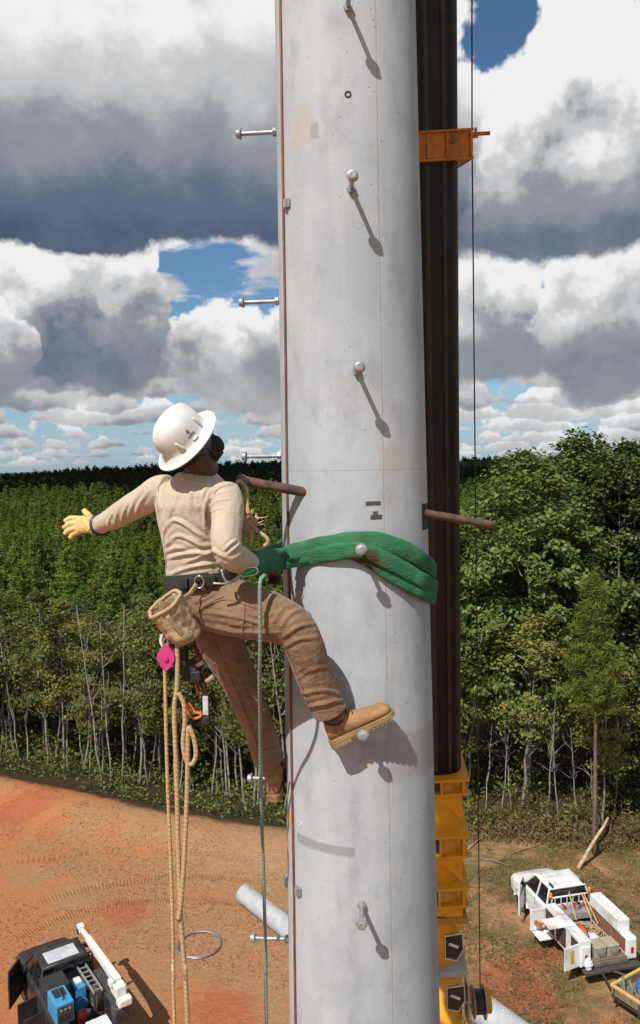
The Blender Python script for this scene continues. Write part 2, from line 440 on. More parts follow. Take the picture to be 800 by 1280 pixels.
def leaves_mesh(name, C, size, rng, aspect=.62, upbias=.35, outc=None):
    """one bent leaf (two quads) at every centre in C"""
    n = len(C)
    nrm = rng.normal(size=(n, 3)); nrm[:, 2] = np.abs(nrm[:, 2])+upbias
    if outc is not None: nrm += .8*(C-outc)/np.maximum(np.linalg.norm(C-outc, axis=1, keepdims=True), .1)
    nrm /= np.linalg.norm(nrm, axis=1, keepdims=True)
    a = rng.normal(size=(n, 3)); a -= nrm*(a*nrm).sum(1, keepdims=True); a /= np.linalg.norm(a, axis=1, keepdims=True)
    b = np.cross(nrm, a)
    s = (size*rng.uniform(.6, 1.35, n))[:, None]
    tip = C+a*s*.55-nrm*s*.10; base = C-a*s*.5-nrm*s*.05
    l = C+b*s*aspect*.5-nrm*s*.12; r = C-b*s*aspect*.5-nrm*s*.12
    V = np.stack([base, l, tip, r, C], 1).reshape(-1, 3)
    i = np.arange(n)*5
    tris = np.concatenate([np.stack([i, i+3, i+2], 1), np.stack([i, i+2, i+1], 1)])
    me = bpy.data.meshes.new(name)
    V4 = np.stack([base, l, tip, r], 1).reshape(-1, 3); i = np.arange(n)*4
    tris = np.concatenate([np.stack([i, i+3, i+2], 1), np.stack([i, i+2, i+1], 1)])
    me.vertices.add(len(V4)); me.vertices.foreach_set('co', V4.ravel())
    me.loops.add(len(tris)*3); me.loops.foreach_set('vertex_index', tris.ravel())
    me.polygons.add(len(tris)); me.polygons.foreach_set('loop_start', np.arange(len(tris))*3)
    me.update(calc_edges=True)
    t = me.attributes.new('tint', 'FLOAT', 'POINT'); t.data.foreach_set('value', np.repeat(rng.random(n), 4).astype(np.float32))
    return me

def limb(mb, p, q, r0, r1, rng, wob=.06, n=5, seg=6):
    p, q = Vector(p), Vector(q); L = (q-p).length; pts = []; rr = []
    for i in range(n+1):
        t = i/n; w = math.sin(math.pi*t)*wob*L
        pts.append(p.lerp(q, t)+Vector((rng.normal()*w, rng.normal()*w, rng.normal()*w*.4))); rr.append(r0+(r1-r0)*t)
    mb.tube(pts, rr, seg); return pts

def broad_tree(h, crad, c0, nclump, per, leaf, lm, bark, seed, tr=.16, lean=.03, clump=.9, shape=1.0, stems=1, spread=.5):
    """template: Empty > trunk, crown.  c0 = height where the crown starts"""
    rng = np.random.default_rng(seed); mb = MB(); root = None
    for s_ in range(stems):
        bx_, by_ = (0, 0) if s_ == 0 else rng.normal(size=2)*.25
        top = (bx_*2+rng.normal()*lean*h, by_*2+rng.normal()*lean*h, h*.9)
        pts = limb(mb, (bx_, by_, -.4), top, tr*(1 if s_ == 0 else .7), .02, rng, .007, 9, 7)
    tp = np.array([tuple(p) for p in pts])
    cen = []
    for i in range(nclump):
        u = rng.random()**.85
        z = c0+(h-c0)*u
        prof = math.sin(math.pi*min(.999, max(.05, .16+.84*u**shape)))**.6 if u > .02 else .3
        rr = crad*prof*(.35+.65*math.sqrt(rng.random())); a = rng.uniform(0, 6.283)
        i0 = np.argmin(abs(tp[:, 2]-z)); cen.append((tp[i0, 0]+rr*math.cos(a), tp[i0, 1]+rr*math.sin(a), z))
    for c in cen[::max(1, nclump//26)]:
        z0 = max(c0*.75, c[2]-math.hypot(c[0], c[1])*.7-.3); i0 = np.argmin(abs(tp[:, 2]-z0))
        limb(mb, tp[i0], c, tr*.32*(1-.6*z0/h), .012, rng, .07, 4, 5)
    cen = np.array(cen)
    C = []
    for c in cen:
        m_ = int(per*rng.uniform(.5, 1.4)); rad = clump*rng.uniform(.55, 1.25)
        P = rng.normal(size=(m_, 3)); P /= np.linalg.norm(P, axis=1, keepdims=True)
        P *= (rad*rng.random((m_, 1))**.45)*np.array([1, 1, .62]); C.append(c+P)
    C = np.concatenate(C); C = C[C[:, 2] > .3]
    root = thing('broadleaf_tree', '', 'tree')
    mb.build('trunk', bark, root, smooth=True)
    link('crown', leaves_mesh('crown', C, leaf, rng, outc=np.array([0, 0, c0+(h-c0)*.4])), lm, root)
    return root

def pine_tree(h, crad, c0, seed, lm, tuft=.55, per=7, whorl=.5, bare=True, tr=.09, nb=6, asp=.3):
    rng = np.random.default_rng(seed); mb = MB()
    pts = limb(mb, (0, 0, -.4), (rng.normal()*.02*h, rng.normal()*.02*h, h*.98), tr, .012, rng, .008, 8, 6)
    tp = np.array([tuple(p) for p in pts]); C = []; D = []
    z = c0
    while z < h*.985:
        f = (z-c0)/(h-c0); L = crad*(1-f)**.75*(.55+.45*min(1, f*5+.2))+.12
        x0 = np.interp(z, tp[:, 2], tp[:, 0]); y0 = np.interp(z, tp[:, 2], tp[:, 1])
        for a in np.arange(nb)*6.283/nb+rng.uniform(0, 6.28):
            l = L*rng.uniform(.65, 1.2); rise = rng.uniform(.05, .55)*l
            end = np.array([x0+l*math.cos(a), y0+l*math.sin(a), z+rise])
            if bare: limb(mb, (x0, y0, z), end, .025*(1-f)+.008, .006, rng, .05, 3, 4)
            st = np.array([x0, y0, z])
            for t in np.linspace(.4, 1.0, max(2, int(l/tuft*1.6))):
                for _ in range(per): C.append(st+(end-st)*t+rng.normal(size=3)*tuft*.28)
        z += whorl*rng.uniform(.7, 1.3)
    C = [c+rng.normal(size=3)*.10 for c in C]
    for _ in range(per*3): C.append(np.array([tp[-1, 0], tp[-1, 1], h])+rng.normal(size=3)*np.array([.1, .1, .22]))
    C = np.array(C)
    root = thing('pine_tree', '', 'tree')
    mb.build('trunk', BARKP, root, smooth=True)
    link('crown', leaves_mesh('crown', C, tuft, rng, aspect=asp, upbias=.6), lm, root)
    return root

RNG = np.random.default_rng(11)
def place(tmpls, spots, label, group, name, first=set()):
    for x, y, s, *q in spots:
        i = int(RNG.integers(len(tmpls))) if not q else q[0]
        t = tmpls[i]; z = hz(x, y)-.1
        sc = (s*RNG.uniform(.92, 1.08), s*RNG.uniform(.92, 1.08), s)
        if id(t) not in first:
            first.add(id(t)); o = t; o.location = (x, y, z); o.rotation_euler = (0, 0, RNG.uniform(0, 6.28)); o.scale = sc
        else: o = dup(t, (x, y, z), RNG.uniform(0, 6.28), sc)
        o.name = name; o['label'] = label; o['group'] = group

# --- tall broadleaf wall right of the pole
OAK = [broad_tree(17.0, 4.6, 3.6, 200, 100, .27, LEAF['oak'], BARK, s, tr=.19, clump=1.0, shape=.8) for s in (1, 2, 3)]
spots = [(10.8, 41.5, 1.02, 0), (16.2, 43.5, 1.03, 1), (21.5, 42.5, 1.08, 2), (7.2, 44.0, .80, 1), (13.5, 47.0, 1.12, 2), (18.8, 48.5, 1.10, 0),
         (9.6, 49.5, .93, 2), (25.0, 46.0, 1.1, 1), (5.0, 47.5, .66, 0), (23.0, 52.5, 1.15, 2), (28.5, 43, 1.1, 0), (14.0, 54, 1.1, 0), (31, 50, 1.1, 1)]
place(OAK, spots, 'tall broadleaf tree with dense glossy green crown behind the parked service truck', 'tall broadleaf trees behind the white truck', 'broadleaf_tree')
SLIM = [broad_tree(10.0, 1.9, 3.5, 56, 84, .185, LEAF['young'], BARK, s, tr=.085, clump=.75, lean=.05, stems=st) for s, st in ((21, 1), (22, 2), (23, 1), (24, 2))]
rs = [(6.3, 38.4, .85), (8.1, 38.0, .8), (9.8, 38.9, 1.0), (11.6, 38.2, .75), (13.3, 37.3, .85), (15.2, 38.4, .95), (17.3, 37.5, .9), (19.3, 38.6, 1.0), (7.3, 40.5, 1.05), (12.4, 40.0, 1.05), (18.3, 40.8, 1.1), (21.7, 38.2, .9), (5.2, 41.5, .8)]
rs = rs[::2]
place(SLIM, rs, 'slim yellow-green sapling with pale stem at the foot of the tall trees', 'saplings in front of the tall trees', 'sapling_tree')
# --- mixed trees below the left edge of the clearing
ls = []
for i in range(64):
    x = -29+i*(31/63)+RNG.normal()*.5
    t = RNG.uniform(3.5, 24) if i % 3 else RNG.uniform(3.0, 8)
    ls.append((x*(1+t*.012), float(np.interp(x, _ex, _ey))+t, RNG.uniform(.78, 1.12)))
place(SLIM, ls, 'thin pale-stemmed yellow-green tree below the edge of the clay clearing', 'thin trees below the clearing edge', 'slender_tree')
MIDL = [broad_tree(11.0, 2.8, 3.0, 84, 90, .23, LEAF['young'], BARK, s, tr=.11, clump=.95) for s in (31, 32)]
ms = [(-27, 68, 1.0), (-21.5, 63, 1.0), (-16.5, 60, .98), (-12.5, 58, 1.05), (-8.6, 56, 1.1), (-5, 54, 1.05), (-2, 52, 1.0), (1.2, 53, .95), (-24.5, 60, .95), (-14, 66, 1.05), (-6.5, 64, 1.12), (-1, 63, 1.1), (3.5, 62, 1.0), (-19, 71, 1.05), (-30, 62, 1.0), (-10.5, 49.5, .9), (-3.5, 47, .9)]
ms = [(x, y, s*.80) for x, y, s in ms]
place(MIDL, ms, 'bushy yellow-green broadleaf tree between the clearing and the pine plantation', 'bushy trees between clearing and plantation', 'bushy_tree')
DRK = [broad_tree(11.5, 2.9, 2.0, 95, 80, .26, LEAF['dark'], BARKD, s, tr=.13, clump=1.0) for s in (41, 42)]
place(DRK, [(-20.5, 66, 1.0), (-17.8, 64.5, .92), (-22.5, 68, .9), (-4.5, 59, .85), (-11, 62, .7), (2.5, 49, .7)], 'dark blue-green broadleaf tree rising among the yellow-green ones', 'dark trees among the yellow-green ones', 'dark_broadleaf_tree')
# --- pines: a lone near one, then the plantation
lone = pine_tree(12.4, 1.25, 6.6, 51, LEAF['pine'], tuft=.34, per=44, whorl=.52, tr=.12, nb=5, asp=.09)
pl = gz(744, 1068, 0); lone.location = (pl.x, pl.y, hz(pl.x, pl.y)-.1)
lone.name = 'pine_tree'; lone['label'] = 'lone young pine with bare lower trunk beside the leaning pale log'
PIN = [pine_tree(12.5, 2.9, 1.6, s, LEAF['plant'], tuft=.36, per=26, whorl=.66, bare=False, tr=.1, nb=5) for s in (61, 62, 63)]
ps = []; PTS = []
rr = 76.0
while rr < 1500:
    stp = 5.0 if rr < 330 else (5.0+(rr-330)*.010)
    a = -36.0
    while a < 36:
        th = R_(a+RNG.normal()*.25*stp/rr*57); r = rr+RNG.normal()*stp*.28
        x, y = r*math.sin(th), r*math.cos(th)
        s = RNG.uniform(.68, 1.3)*(1+.25*mnoise.noise((x/45, y/45, 3.)))*(1 if rr < 420 else 1.0+(stp/5.0-1)*.25)
        if not (x > 2 and r < 60): PTS.append((r, x, y, s, a))
        a += stp/rr*57.3
    rr += stp*.92
vis = sorted(p for p in PTS if abs(p[4]) < 23 and p[0] < 200)
near = [p for p in vis if p[4] < 0 or p[4] > 9][:290]
ids = set((p[1], p[2]) for p in near)
place(PIN, [(p[1], p[2], p[3]) for p in near], 'young pine in the dense plantation beyond the mixed trees', 'pines of the near plantation', 'plantation_pine')

def instanced(name, pts, tmpl_me, m, label, cat):
    me = bpy.data.meshes.new(name); 
    P = np.array([(p[1], p[2], 0) for p in pts]); P[:, 2] = height(P[:, 0], P[:, 1])-.2
    me.vertices.add(len(P)); me.vertices.foreach_set('co', P.ravel())
    a = me.attributes.new('sc', 'FLOAT', 'POINT'); a.data.foreach_set('value', np.array([p[3] for p in pts], np.float32))
    a = me.attributes.new('rz', 'FLOAT', 'POINT'); a.data.foreach_set('value', RNG.uniform(0, 6.28, len(pts)).astype(np.float32))
    o = link(name, me, m); tag(o, label, cat, kind='stuff')
    src = bpy.data.objects.new(name+'_source', tmpl_me)
    ng = bpy.data.node_groups.new(name, 'GeometryNodeTree')
    ng.interface.new_socket('Geometry', in_out='INPUT', socket_type='NodeSocketGeometry')
    ng.interface.new_socket('Geometry', in_out='OUTPUT', socket_type='NodeSocketGeometry')
    n = ng.nodes; gi = n.new('NodeGroupInput'); go = n.new('NodeGroupOutput')
    mp = n.new('GeometryNodeMeshToPoints'); ip = n.new('GeometryNodeInstanceOnPoints'); oi = n.new('GeometryNodeObjectInfo')
    oi.inputs['Object'].default_value = src; oi.inputs['As Instance'].default_value = True
    s1 = n.new('GeometryNodeInputNamedAttribute'); s1.data_type = 'FLOAT'; s1.inputs['Name'].default_value = 'sc'
    s2 = n.new('GeometryNodeInputNamedAttribute'); s2.data_type = 'FLOAT'; s2.inputs['Name'].default_value = 'rz'
    cx = n.new('ShaderNodeCombineXYZ')
    L = ng.links
    L.new(gi.outputs[0], mp.inputs[0]); L.new(mp.outputs[0], ip.inputs['Points']); L.new(oi.outputs['Geometry'], ip.inputs['Instance'])
    L.new(s1.outputs['Attribute'], ip.inputs['Scale']); L.new(s2.outputs['Attribute'], cx.inputs[2]); L.new(cx.outputs[0], ip.inputs['Rotation'])
    L.new(ip.outputs[0], go.inputs[0])
    md = o.modifiers.new('scatter', 'NODES'); md.node_group = ng
    return o
def pine_single(h, crad, seed, n, size):       # one-mesh pine for the masses
    rng = np.random.default_rng(seed); u = rng.random(n)**.8
    nc = max(10, n//16); u = np.sort(rng.random(nc)**.75); L = crad*(1-u)**.7+.08; a = rng.uniform(0, 6.28, nc); r = L*np.sqrt(rng.random(nc))*.95
    cc = np.stack([r*np.cos(a), r*np.sin(a), 1.2+u*(h-1.2)], 1); j = rng.integers(0, nc, n)
    v = rng.normal(size=(n, 3)); v /= np.linalg.norm(v, axis=1, keepdims=True)
    C = cc[j]+v*(.28+.55*crad/2.0*(1-u[j])[:, None])*rng.random((n, 1))**.5*np.array([1, 1, .8])
    me = leaves_mesh('far_pine', C, size, rng, aspect=.45, upbias=.7, outc=np.array([0, 0, h*.4])); me.materials.append(LEAF['pinefar']); return me
rest = [p for p in PTS if (p[1], p[2]) not in ids]
g1 = [p for p in rest if p[0] < 330]; g2 = [p for p in rest if p[0] >= 330]
g1d = [p for p in g1 if p[0] > 260 and mnoise.noise((p[1]/70, p[2]/45, 6.)) > .16]; s1_ = set(map(id, g1d)); g1 = [p for p in g1 if id(p) not in s1_]
instanced('pine_forest', g1, pine_single(12.5, 3.0, 5, 1700, .40), LEAF['pinefar'], 'green mass of pine plantation filling the valley', 'forest')
DKP = leafmat('shade_darkened_needles', [(.028, .046, .014), (.040, .060, .016), (.055, .074, .02)], rough=.7, trans=.12, spec=.1)  # needle colour lowered to carry the cloud shade on the ridge
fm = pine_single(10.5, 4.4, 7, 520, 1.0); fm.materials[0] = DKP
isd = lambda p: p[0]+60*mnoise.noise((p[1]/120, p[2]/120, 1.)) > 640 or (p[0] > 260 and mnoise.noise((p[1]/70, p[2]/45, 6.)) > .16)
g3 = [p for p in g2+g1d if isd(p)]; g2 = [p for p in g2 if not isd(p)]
instanced('ridge_forest', g3, fm, DKP, 'dark forest on the far ridge, leaf colour darkened for cloud shade, and in patches below it', 'forest')
instanced('far_pine_forest', g2, pine_single(12, 3.1, 6, 500, .8), LEAF['pinefar'], 'distant light green pine forest below the dark ridge', 'forest')
# --- cumulus overhead, out of frame, whose shadow lies on the far ridge
def cloud(cx, cy, cz, rx, ry, seed):
    rng = np.random.default_rng(seed); mb = MB()
    for i in range(40):
        a = rng.uniform(0, 6.28); q = math.sqrt(rng.random()); s = rng.uniform(.20, .36)*(1.25-.6*q)
        mb.ell((cx+rx*q*math.cos(a), cy+ry*q*math.sin(a), cz+rng.uniform(0, 70)), (rx*s, ry*s, 75*rng.uniform(.6, 1.4)), seg=16, rings=10)
    o = mb.build('cloud', mat('cloud_white', (.9, .9, .9), (.82, .84, .88), scale=.01, rough=1), smooth=True)
    o['kind'] = 'structure'; return o
cloud(-395, 620, 900, 850, 520, 3)
cloud(-640, 40, 900, 560, 150, 5)
cloud(-60, 60, 900, 520, 180, 6)

# --- undergrowth, grass, litter
def scatter_stuff(name, n, fn, size, m, label, cat, seed, aspect=.5, up=.2):
    rng = np.random.default_rng(seed); C = []
    while len(C) < n:
        p = fn(rng)
        if p is not None: C.append(p)
    C = np.array(C); C[:, 2] += height(C[:, 0], C[:, 1])
    o = link(name, leaves_mesh(name, C, size, rng, aspect=aspect, upbias=up), m); tag(o, label, cat, kind='stuff'); return o
def f_under(rng):
    x = rng.uniform(-34, 34); t = abs(rng.normal())*7+.2 if rng.random() < .7 else rng.uniform(0, 30)
    y = float(np.interp(x, _ex, _ey))+t+.3
    c = mnoise.noise((x*.5, y*.5, 2.)); 
    if c < -.05: return None
    return (x, y, rng.random()**1.6*(1.0+3.6*c))
scatter_stuff('undergrowth', 34000, f_under, .20, LEAF['young'], 'leafy undergrowth along the forest edge', 'undergrowth', 71)
def f_brush(rng):
    x = rng.uniform(3, 32); y = float(np.interp(x, _ex, _ey))+abs(rng.normal())*1.8-.9
    return (x, y, rng.random()**2*(.9 if x < 13 else 2.2)*max(.2, .7+mnoise.noise((x*.6, y*.6, 5.))))
scatter_stuff('dry_brush', 14000, f_brush, .22, LEAF['brush'], 'dry brown brush and leaves along the right forest edge', 'brush', 72, aspect=.22, up=0)
GR = leafmat('grass_blades', [(.09, .105, .022), (.15, .125, .045), (.22, .15, .07), (.07, .095, .02)], rough=.8, trans=.2, spec=.1)
def f_grass(rng):
    x = rng.uniform(2.2, 24); y = rng.uniform(16, 37)
    if y > np.interp(x, _ex, _ey)+.5 or mnoise.noise((x*.35, y*.35, 9.))+.35*mnoise.noise((x*1.3, y*1.3, 2.)) < -.10: return None
    return (x, y, rng.random()*.13)
scatter_stuff('grass', 42000, f_grass, .17, GR, 'sparse grass on the clearing right of the pole', 'grass', 73, aspect=.16, up=-.2)
ST = leafmat('straw_litter', [(.33, .19, .085), (.24, .115, .045), (.40, .25, .12), (.19, .085, .034)], rough=.9, trans=.05, spec=.1)
def f_straw(rng):
    x = rng.uniform(-26, 16); y = rng.uniform(17, 46)
    if y > np.interp(x, _ex, _ey)-.2 or mnoise.noise((x*.22, y*.22, 4.))+.5*mnoise.noise((x*.9, y*.9, 2.)) < -.08: return None
    return (x, y, rng.random()*.035+.01)
scatter_stuff('straw', 26000, f_straw, .20, ST, 'straw litter spread over the clay clearing', 'straw', 74, aspect=.13, up=1.2)
rng_ = np.random.default_rng(75); CV = []; CF = []
for i in range(5200):
    x = rng_.uniform(-24, 14); y = rng_.uniform(18, 44)
    if y > np.interp(x, _ex, _ey)-.3 or mnoise.noise((x*.3, y*.3, 8.)) < -.12: continue
    s = .02+.07*rng_.random()**3; b0 = len(CV); a0 = rng_.uniform(0, 6.28)
    for j in range(4): CV.append((x+s*math.cos(a0+j*1.57)*rng_.uniform(.7, 1.3), y+s*math.sin(a0+j*1.57)*rng_.uniform(.7, 1.3), -.01))
    CV.append((x+rng_.normal()*s*.3, y+rng_.normal()*s*.3, s*rng_.uniform(.5, 1.0)))
    CF += [(b0+j, b0+(j+1) % 4, b0+4) for j in range(4)]
CV = np.array(CV); CV[:, 2] += height(CV[:, 0], CV[:, 1])
cm = bpy.data.meshes.new('clods'); cm.from_pydata(CV.tolist(), [], CF); cm.update()
tag(link('clods', cm, mat('clay_clod', (.42, .17, .07), (.33, .15, .075), scale=2, rough=.95)), 'small clods of clay scattered over the clearing', 'clods', kind='stuff')
# bare stems: pale dead trunks and twigs at both edges
def stem_tree(seed, h, m, nm):
    rng = np.random.default_rng(seed); mb = MB()
    pts = limb(mb, (0, 0, -.3), (rng.normal()*.5, rng.normal()*.5, h), .05, .012, rng, .005, 8, 6)
    tw = MB()
    for i in range(9):
        q = pts[int(rng.integers(3, 8))]; d = rng.normal(size=3); d[2] = abs(d[2])+.9
        d = d/np.linalg.norm(d)*rng.uniform(.6, 1.7); limb(tw, q, Vector(q)+Vector(d), .02, .004, rng, .07, 4, 4)
    r = thing(nm, '', 'tree'); mb.build('trunk', m, r, smooth=True); tw.build('branches', m, r, smooth=True); return r
PALE = mat('pale_bark', (.32, .28, .225), (.18, .155, .125), scale=4, rough=.9)
BARE = [stem_tree(s, h, PALE, 'bare_tree') for s, h in ((81, 6.5), (82, 5.5), (83, 7.5))]
bs = [(x+RNG.normal()*.4, float(np.interp(x, _ex, _ey))+RNG.uniform(1.5, 5), RNG.uniform(.9, 1.45)) for x in np.linspace(-23, 1.5, 34)]
place(BARE, bs, 'pale leafless stem among the thin trees below the clearing edge', 'pale bare stems below the clearing edge', 'bare_tree')
bs = [(x, float(np.interp(x, _ex, _ey))+RNG.uniform(.8, 3.5), RNG.uniform(.7, 1.0)) for x in (5.6, 6.2, 6.9, 7.9, 8.8, 9.3, 10.7, 11.2, 12.1, 12.5, 14.2, 15.6, 16.4, 18.0, 19.2, 20.4)]
place(BARE, bs, 'pale leafless stem standing at the foot of the tall broadleaf trees', 'pale bare stems at the right forest edge', 'bare_tree')
a, b2 = gz(722, 1086, .05), None
lg = MB(); p0 = Vector((a.x, a.y, hz(a.x, a.y)+.05)); p1 = at(760, 1022, a.y+1.2)
limb(lg, p0, p1, .09, .05, np.random.default_rng(4), .01, 6, 10)
tag(lg.build('fallen_log', mat('peeled_wood', (.52, .40, .26), (.34, .24, .15), scale=5, rough=.8), smooth=True), 'pale peeled log leaning at the forest edge ahead of the white truck', 'log')
for j, (xa, ya, xb, yb, r) in enumerate(((600, 1072, 640, 1082, .04), (585, 1060, 607, 1043, .06), (640, 1066, 680, 1052, .03))):
    q0, q1 = gz(xa, ya, .08), gz(xb, yb, .12); q0.z = hz(q0.x, q0.y)+.05; q1.z = hz(q1.x, q1.y)+.1
    lb = MB(); limb(lb, q0, q1, r, r*.4, np.random.default_rng(90+j), .03, 6, 6)
    tag(lb.build('fallen_branch', mat('branch_wood', (.30, .22, .15), (.18, .13, .09), scale=5, rough=.9), smooth=True), 'grey-brown fallen branch lying on the edge of the clearing by the trees', 'branch', 'fallen branches at the clearing edge')

# ================================================================== concrete pole
PY = 3.653
PX = at(443.3, 640, PY).x
def PR(z): return .331+(17.3-z)*.0104
def PXZ(z): return PX+(17.3-z)*.0046        # the pole leans a quarter of a degree
def onpole(px, py, extra=0.0):          # angle (0 faces the camera, + right) and height where a pixel's ray meets the pole
    v = _F + _R*((px-400)/FPX) - _U*((py-640)/FPX)
    r = .34
    for _ in range(4):
        ox, oy = CAM.x-PXZ(p.z if _ else 17.3), CAM.y-PY
        A = v.x*v.x+v.y*v.y; B = 2*(ox*v.x+oy*v.y); C = ox*ox+oy*oy-(r+extra)**2
        D = B*B-4*A*C
        t = (-B-math.sqrt(max(0, D)))/(2*A); p = CAM+v*t; r = PR(p.z)
    return math.atan2(p.x-PXZ(p.z), -(p.y-PY)), p.z
def pp(th, z, off=0.0): r = PR(z)+off; return Vector((PXZ(z)+r*math.sin(th), PY-r*math.cos(th), z))

def build_pole():
    m, k, b = nodemat('spun_concrete')
    tc = k.n.new('ShaderNodeTexCoord').outputs['Object']; x, y, z = k.sep(tc)
    th = k.m('ARCTAN2', x, k.mul(y, -1.0)); s = k.mul(th, .34)                 # arc length
    cyl = k.comb(s, 0, z)
    n1 = k.noise(tc, 1.6, 6, .62); n2 = k.noise(k.v('MULTIPLY', tc, (1, 1, .55)), 7, 6, .65); n3 = k.noise(tc, 60, 4, .7)
    col = k.mix(k.mr(n1, .35, .68), (.435, .455, .470), (.345, .367, .387))
    col = k.mix(k.mul(k.mr(n2, .48, .72), .6), col, (.27, .28, .29))
    col = k.mix(k.mul(k.mr(k.noise(k.v('MULTIPLY', tc, (1, 1, .12)), 9, 5, .6), .5, .75), .35), col, (.50, .51, .505))
    col = k.mix(k.mul(k.mr(n3, .55, .8), .25), col, (.2, .2, .2))
    # pits
    vo = k.voro(tc, 34, 0, .5); pit = k.mr(vo, .085, .03); pit = k.mul(pit, k.mr(k.noise(k.v('ADD', tc, (7, 7, 7)), 9, 3), .54, .62))
    col = k.mix(k.mul(pit, .7), col, (.12, .115, .11))
    wob = k.sub(k.noise(tc, 9, 4, .6), .5)
    def box(px0, py0, px1, py1, soft=.012, warp=.03):
        t0, za = onpole(px0, py0); t1, zb = onpole(px1, py1)
        s0, s1 = sorted((t0*.34, t1*.34)); z0, z1 = sorted((za, zb))
        ds = k.sub(k.m('ABSOLUTE', k.sub(k.add(s, k.mul(wob, warp)), (s0+s1)/2)), (s1-s0)/2)
        dz = k.sub(k.m('ABSOLUTE', k.sub(k.add(z, k.mul(wob, warp)), (z0+z1)/2)), (z1-z0)/2)
        return k.mr(k.m('MAXIMUM', ds, dz), soft/2, -soft/2)
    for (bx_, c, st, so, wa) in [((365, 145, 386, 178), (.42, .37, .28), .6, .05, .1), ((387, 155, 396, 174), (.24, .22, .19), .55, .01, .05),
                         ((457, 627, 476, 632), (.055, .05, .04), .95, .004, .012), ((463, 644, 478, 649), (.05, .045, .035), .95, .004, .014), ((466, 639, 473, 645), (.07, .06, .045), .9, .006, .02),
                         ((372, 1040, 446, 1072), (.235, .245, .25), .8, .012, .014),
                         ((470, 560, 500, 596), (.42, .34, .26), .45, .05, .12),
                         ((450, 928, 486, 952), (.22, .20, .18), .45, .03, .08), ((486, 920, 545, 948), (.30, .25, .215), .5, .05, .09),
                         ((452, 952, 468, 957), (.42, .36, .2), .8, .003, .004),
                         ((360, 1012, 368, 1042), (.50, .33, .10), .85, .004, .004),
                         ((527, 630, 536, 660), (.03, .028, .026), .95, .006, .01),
                         ((521, 0, 555, 1280), (.17, .175, .18), .55, .03, .09),  # right-edge strip: stain, with the shade of the turned-away side painted in
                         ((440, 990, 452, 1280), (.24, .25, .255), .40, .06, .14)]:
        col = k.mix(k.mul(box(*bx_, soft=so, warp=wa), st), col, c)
    # mould seam: a tan broken line, and a faint ring joint
    ts = onpole(478, 500)[0]*.34
    ln = k.mr(k.m('ABSOLUTE', k.sub(k.add(s, k.mul(wob, .006)), ts)), .0042, .0018)
    col = k.mix(k.mul(ln, k.mr(k.noise(k.comb(0, 0, z), 9, 3, .7), .40, .6, .15, .75)), col, (.36, .30, .21))
    zr = onpole(440, 588)[1]
    rg = k.mr(k.m('ABSOLUTE', k.sub(z, zr)), .003, .001); col = k.mix(k.mul(rg, .5), col, (.24, .235, .225))
    k.put(b.inputs['Base Color'], col); b.inputs['Roughness'].default_value = .82; b.inputs['Specular IOR Level'].default_value = .25
    hgt = k.add(k.add(k.mul(n3, .35), k.mul(n2, .4)), k.mul(k.sub(0, k.add(pit, k.mul(ln, .5))), 1.2))
    k.put(b.inputs['Normal'], k.bump(hgt, .35, .006))
    root = thing('concrete_pole', 'tall round grey concrete pole with step bolts rising from the clearing', 'utility pole', (PX, PY, 0))
    mb = MB(); mb.loft([[pp(2*math.pi*j/96, z_)-Vector((PX, PY, 0)) for j in range(96)] for z_ in np.linspace(-.6, 24, 42)])
    mb.build('shaft', m, root, smooth=True)
    galv = mat('galvanised_steel', (.40, .41, .42), (.28, .29, .30), scale=30, rough=.5, metal=.5, bump=.15, bscale=60, bdist=.002)
    def bolt(th, z, L=.145):
        o = Vector((0, 0, 0)); d = Vector((math.sin(th), -math.cos(th), 0)); p = pp(th, z)-Vector((PX, PY, 0))
        mb = MB(); mb.cyl(p-d*.03, p+d*L, .0095, 12)
        sh = mb.build('step_bolt', galv, root, smooth=False)
        rot = d.to_track_quat('Z', 'Y').to_matrix()
        hd = MB(); hd.lathe([(.009, L-.001), (.0235, L), (.0245, L+.003), (.0235, L+.006), (.019, L+.0065), (.0188, L+.019), (.012, L+.0215)], p, rot, seg=18)
        hd.build('bolt_head', galv, sh)
        nt = MB(); nt.lathe([(.010, .001), (.0185, .001), (.0185, .016), (.010, .016)], p+d*.004, rot, seg=6)
        nt.build('nut', galv, sh)
    for px, py in ((435, 10), (439, 236), (446, 464), (449, 682), (452, 904), (452, 1130)):
        t_, z_ = onpole(px, py); bolt(t_, z_)
    for py in (163, 376, 571, 775, 978, 1180):
        z_ = at(346, py, PY).z; bolt(-R_(95), z_+(.004), .165)
    # ground wire and its clips
    wire = []
    for i in range(90):
        t = i/89; z_ = 23.5-t*23.5
        th0 = onpole(352, 0)[0]+(onpole(370, 1250)[0]-onpole(352, 0)[0])*0.5
        wire.append(pp(th0+.006*math.sin(z_*2.1)+.004*math.sin(z_*5.3), z_, .006)-Vector((PX, PY, 0)))
    mb = MB(); mb.tube(wire, .0052, 8); mb.build('ground_wire', mat('copper_wire', (.30, .125, .07), (.20, .085, .05), scale=12, rough=.5, metal=.5), root, smooth=True)
    for px, py in ((360, 255), (374, 1113)):
        t_, z_ = onpole(px, py); q = pp(t_, z_)-Vector((PX, PY, 0)); d = Vector((math.sin(t_), -math.cos(t_), 0)); l = Vector((math.cos(t_), math.sin(t_), 0))
        rot = Matrix((l, -d, Vector((0, 0, 1)))).transposed()
        mb = MB(); mb.box(q+d*.006, (.044, .008, .036), rot); mb.box(q+d*.014, (.020, .012, .036), rot)
        c_ = mb.build('wire_clip', galv, root, bevel=.002); c_['kind'] = 'part' if False else c_.get('kind', '')
        del c_['kind']
